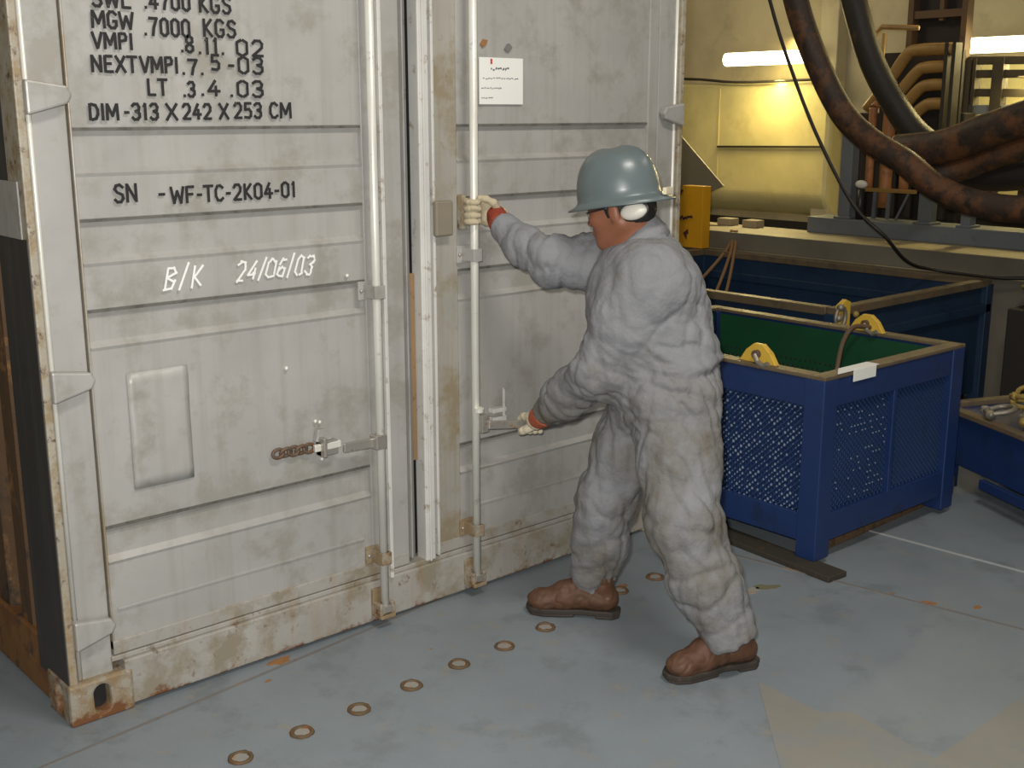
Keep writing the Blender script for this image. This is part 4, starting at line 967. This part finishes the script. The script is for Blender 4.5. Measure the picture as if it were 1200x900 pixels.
# hard hat
hatc = hc+HR@A_(-.004, 0, .030); tilt = math.radians(4)
tF = hF*math.cos(tilt)-hU*math.sin(tilt)*-1; tU = np.cross(tF, hS); tF = hF*math.cos(tilt)+hU*math.sin(tilt); tU = np.cross(tF, hS)
TR = np.stack([tF, hS, tU], 1)
def T(f_, s_, u__): return tuple(hatc+TR@A_(f_, s_, u__))
b = MB(); nr, na = 14, 48; rings = []
for j in range(nr+1):
    a = j/nr*math.pi/2; u = math.sin(a)**.95*.140; rr = max(math.cos(a), .0)**.62
    if j == nr: rings.append([b.bm.verts.new(T(0, 0, .140))]); continue
    ring = []
    for i in range(na):
        t = 2*math.pi*i/na; cf, sf = math.cos(t), math.sin(t)
        bump = .006*math.exp(-(sf*rr*.118/.020)**2)*(1 if abs(sf*rr) < .5 else 0)*min(1, j/5)
        ring.append(b.bm.verts.new(T(.126*cf*rr, .108*sf*rr, u+bump)))
    rings.append(ring)
for j in range(nr-1):
    for i in range(na): b.bm.faces.new((rings[j][i], rings[j][(i+1) % na], rings[j+1][(i+1) % na], rings[j+1][i]))
for i in range(na): b.bm.faces.new((rings[nr-1][i], rings[nr-1][(i+1) % na], rings[nr][0]))
# brim, deeper behind and in front
prev = rings[0]
for k, (e, dz) in enumerate(((.004, -.006), (.012, -.012), (1, -.020), (1, -.024), (.0, -.018))):
    ring = []
    for i in range(na):
        t = 2*math.pi*i/na; cf, sf = math.cos(t), math.sin(t)
        ext = .016+.026*max(0, -cf)**1.5+.020*max(0, cf)**3
        ex = ext if e == 1 else e
        if k == 3: ex = ext-.002
        ring.append(b.bm.verts.new(T((.126+ex)*cf, (.108+ex*.9)*sf, dz-(.006*max(0, -cf) if e == 1 else 0))))
    for i in range(na): b.bm.faces.new((prev[i], prev[(i+1) % na], ring[(i+1) % na], ring[i]))
    prev = ring
hat = b.build('hard_hat', 'helmet', body, smooth=True, label='blue-grey hard hat')
b = MB().bar(T(-.150, .02, -.004), T(-.150, -.03, -.004), .012, .020); b.build('hat_clip', 'glove_pale', hat, .002)

# boots
def boot(c, fx, yaw_l, label, lift=0):
    F = A_(fx[0], fx[1], 0); F /= np.linalg.norm(F); S = np.cross(A_(0, 0, 1), F); R = np.stack([F, S, A_(0, 0, 1)], 1)
    L = lambda x, y, z: c+R@A_(x, y, z)
    v = Vol(c+A_(-.25, -.25, -.02), c+A_(.25, .25, .22), .0045)
    v.chain([L(-.055, 0, .058), L(.03, 0, .066), L(.09, yaw_l*.006, .056), L(.150, yaw_l*.008, .046)], [.038, .040, .040, .037], .02)
    v.ell(L(.160, yaw_l*.008, .046), (.048, .045, .033), R, .02); v.cone(L(.125, -.02, .072), L(.125, .02, .072), .010, .010, .012)
    v.chain([L(-.03, 0, .07), L(-.032, 0, .135)], [.040, .046], .025)
    v.chain([L(.02, 0, .105), L(.085, 0, .085)], [.030, .028], .03)
    v.cutplane(L(0, 0, .024), (0, 0, -1), rad=.5)
    v.ell(L(-.03, 0, .150), (.036, .034, .03), R, .005, sub=True)
    up_ = v.mesh('work_boot', 'boot', body, lambda V, N: np.array([noise.noise(Vector(p*45))*.0022-.0025*(1-min(1, abs(noise.noise(Vector(p*26+3)))*5)) for p in V]), 1, label)
    m = MB()
    for x0, x1, r0, r1, z0 in ((-.09, .01, 0, 0, 0), (.01, .215, 0, 0, .0)): pass
    out = [(-.098, -.018), (-.098, .018), (-.075, .038), (-.02, .038), (.03, .034), (.09, .044), (.15, .050), (.19, .040), (.212, .014), (.212, -.014), (.19, -.040), (.15, -.048), (.09, -.044), (.03, -.034), (-.02, -.038), (-.075, -.038)]
    m.prism([tuple(L(x, y, 0)) for x, y in out], (0, 0, .010), (0, 0, .028))
    m.prism([tuple(L(x, y, 0)) for x, y in [(-.096, -.018), (-.096, .018), (-.075, .037), (-.02, .037), (-.015, 0), (-.02, -.037), (-.075, -.037)]], (0, 0, 0), (0, 0, .012))
    m.prism([tuple(L(x, y, 0)) for x, y in [(.05, -.036), (.05, .036), (.09, .043), (.15, .048), (.19, .038), (.205, .014), (.205, -.014), (.19, -.038), (.15, -.047), (.09, -.043)]], (0, 0, 0), (0, 0, .012))
    m.build('boot_sole', 'sole', up_, .004)
    for i in range(4):
        x = .03+.022*i; z = .128-.010*i
        MB().tube([L(x, -.022, z-.008), L(x+.004, 0, z+.004), L(x, .022, z-.008)], .0028, 6).build('lace', 'rubber_dark', up_, smooth=True)
boot(A_(1.575, -.966, 0), (-.90, .34), 1, 'brown leather boot, nearer the camera')
boot(A_(1.545, -.425, 0), (-.62, .78), 1, 'brown leather boot, nearer the container')

# gloves: five separate fingers curled round what they hold
def glove(name, m, palm, fingers, thumb, cuff, cm, label, fr=.0098):
    allp = np.array([p for q_ in fingers for p in q_]+[p for p in thumb]+[p for p, r in palm]); lo, hi = allp.min(0)-.06, allp.max(0)+.06
    v = Vol(lo, hi, .0026)
    for (a, ra), (b, rb) in zip(palm[:-1], palm[1:]): v.cone(a, b, ra, rb, .018)
    G = v
    for q_ in fingers:
        n = len(q_); v2 = Vol(lo, hi, .0026); v2.chain(q_, list(np.linspace(fr*1.08, fr*.86, n)), .004); 
        a = v.D; d = v2.D; h = np.maximum(.005-np.abs(a-d), 0)/.005; v.D = np.minimum(a, d)-h*h*.005*.25
    v2 = Vol(lo, hi, .0026); v2.chain(thumb, list(np.linspace(fr*1.3, fr*.95, len(thumb))), .006)
    a = v.D; d = v2.D; h = np.maximum(.008-np.abs(a-d), 0)/.008; v.D = np.minimum(a, d)-h*h*.008*.25
    o = v.mesh(name, m, body, lambda V, N: np.array([noise.noise(Vector(p*70))*.0012 for p in V]), 1, label)
    (a, ra), (b, rb) = cuff
    a = A_(*a); b = A_(*b); d = (b-a)
    pts = [a+d*t for t in np.linspace(0, 1, 9)]; rs = [ra+(rb-ra)*t+(.0018 if i % 2 else 0) for i, t in enumerate(np.linspace(0, 1, 9))]
    MB().tube(pts, rs, 24).build('knit_cuff', cm, o, smooth=True)
    return o
# right hand on the upright rod (rod at x 1.372, y -.055)
RX, RY = 1.372, -.055
def arc(z, a0, a1, r, n=9, dz=0): return [A_(RX+r*math.cos(math.radians(a0+(a1-a0)*t)), RY+r*math.sin(math.radians(a0+(a1-a0)*t)), z+dz*t) for t in np.linspace(0, 1, n)]
fing = []
for i, z in enumerate((1.330, 1.309, 1.288, 1.268)):
    k = (.0, .004, .002, -.002)[i]
    fing.append([A_(RX+.062, RY-.012, z-.004)]+arc(z, 35, (258, 268, 262, 250)[i], .0262, 11, -.002))
thumb = [A_(RX+.060, RY-.045, 1.300), A_(RX+.040, RY-.050, 1.325), A_(RX+.018, RY-.038, 1.338), A_(RX-.004, RY-.030, 1.342)]
palm = [(A_(RX+.045, RY-.006, 1.325), .019), (A_(RX+.050, RY-.010, 1.300), .023), (A_(RX+.048, RY-.010, 1.272), .020), (A_(RX+.075, RY-.040, 1.285), .027)]
glove('work_glove', 'glove', palm, fing, thumb, (((RX+.062, RY-.030, 1.290), .030), (tuple(wrf), .036)), 'cuffred', 'tan glove with dark red knit cuff gripping the upright rod')
# left hand on the horizontal lock handle
hx0 = A_(1.40, -.085, .600); hx1 = A_(1.62, -.135, .578); hd = (hx1-hx0)/np.linalg.norm(hx1-hx0)
def onbar(t, ang, r):
    c = hx0+(hx1-hx0)*t; e1 = np.cross(hd, A_(0, 0, 1)); e1 /= np.linalg.norm(e1); e2 = np.cross(e1, hd)    # e1 points to the camera side
    return c+r*(math.cos(ang)*e1+math.sin(ang)*e2)
if onbar(.5, 0, .1)[1] > onbar(.5, math.pi, .1)[1]: sgn = -1
else: sgn = 1
def ob(t, deg, r):
    a = math.radians(deg); a = a if sgn == 1 else math.pi-a; return onbar(t, a, r)
fing = []
for i, t in enumerate((.60, .69, .78, .87)):
    fing.append([ob(t, 40, .058)]+[ob(t, d_, .0265) for d_ in range(70, (300, 310, 305, 290)[i], 24)])
thumb = [ob(.62, 10, .065), ob(.54, -5, .050), ob(.50, -25, .036), ob(.52, -60, .028)]
palm = [(ob(.62, 35, .046), .019), (ob(.74, 30, .050), .022), (ob(.85, 30, .046), .019), (A_(1.500, -.210, .625), .033)]
glove('work_glove', 'glove_pale', palm, fing, thumb, ((tuple(A_(1.496, -.222, .632)), .034), (tuple(wrn+dn*.0), .042)), 'cufforange', 'cream glove with orange knit cuff on the lock handle', .0118)
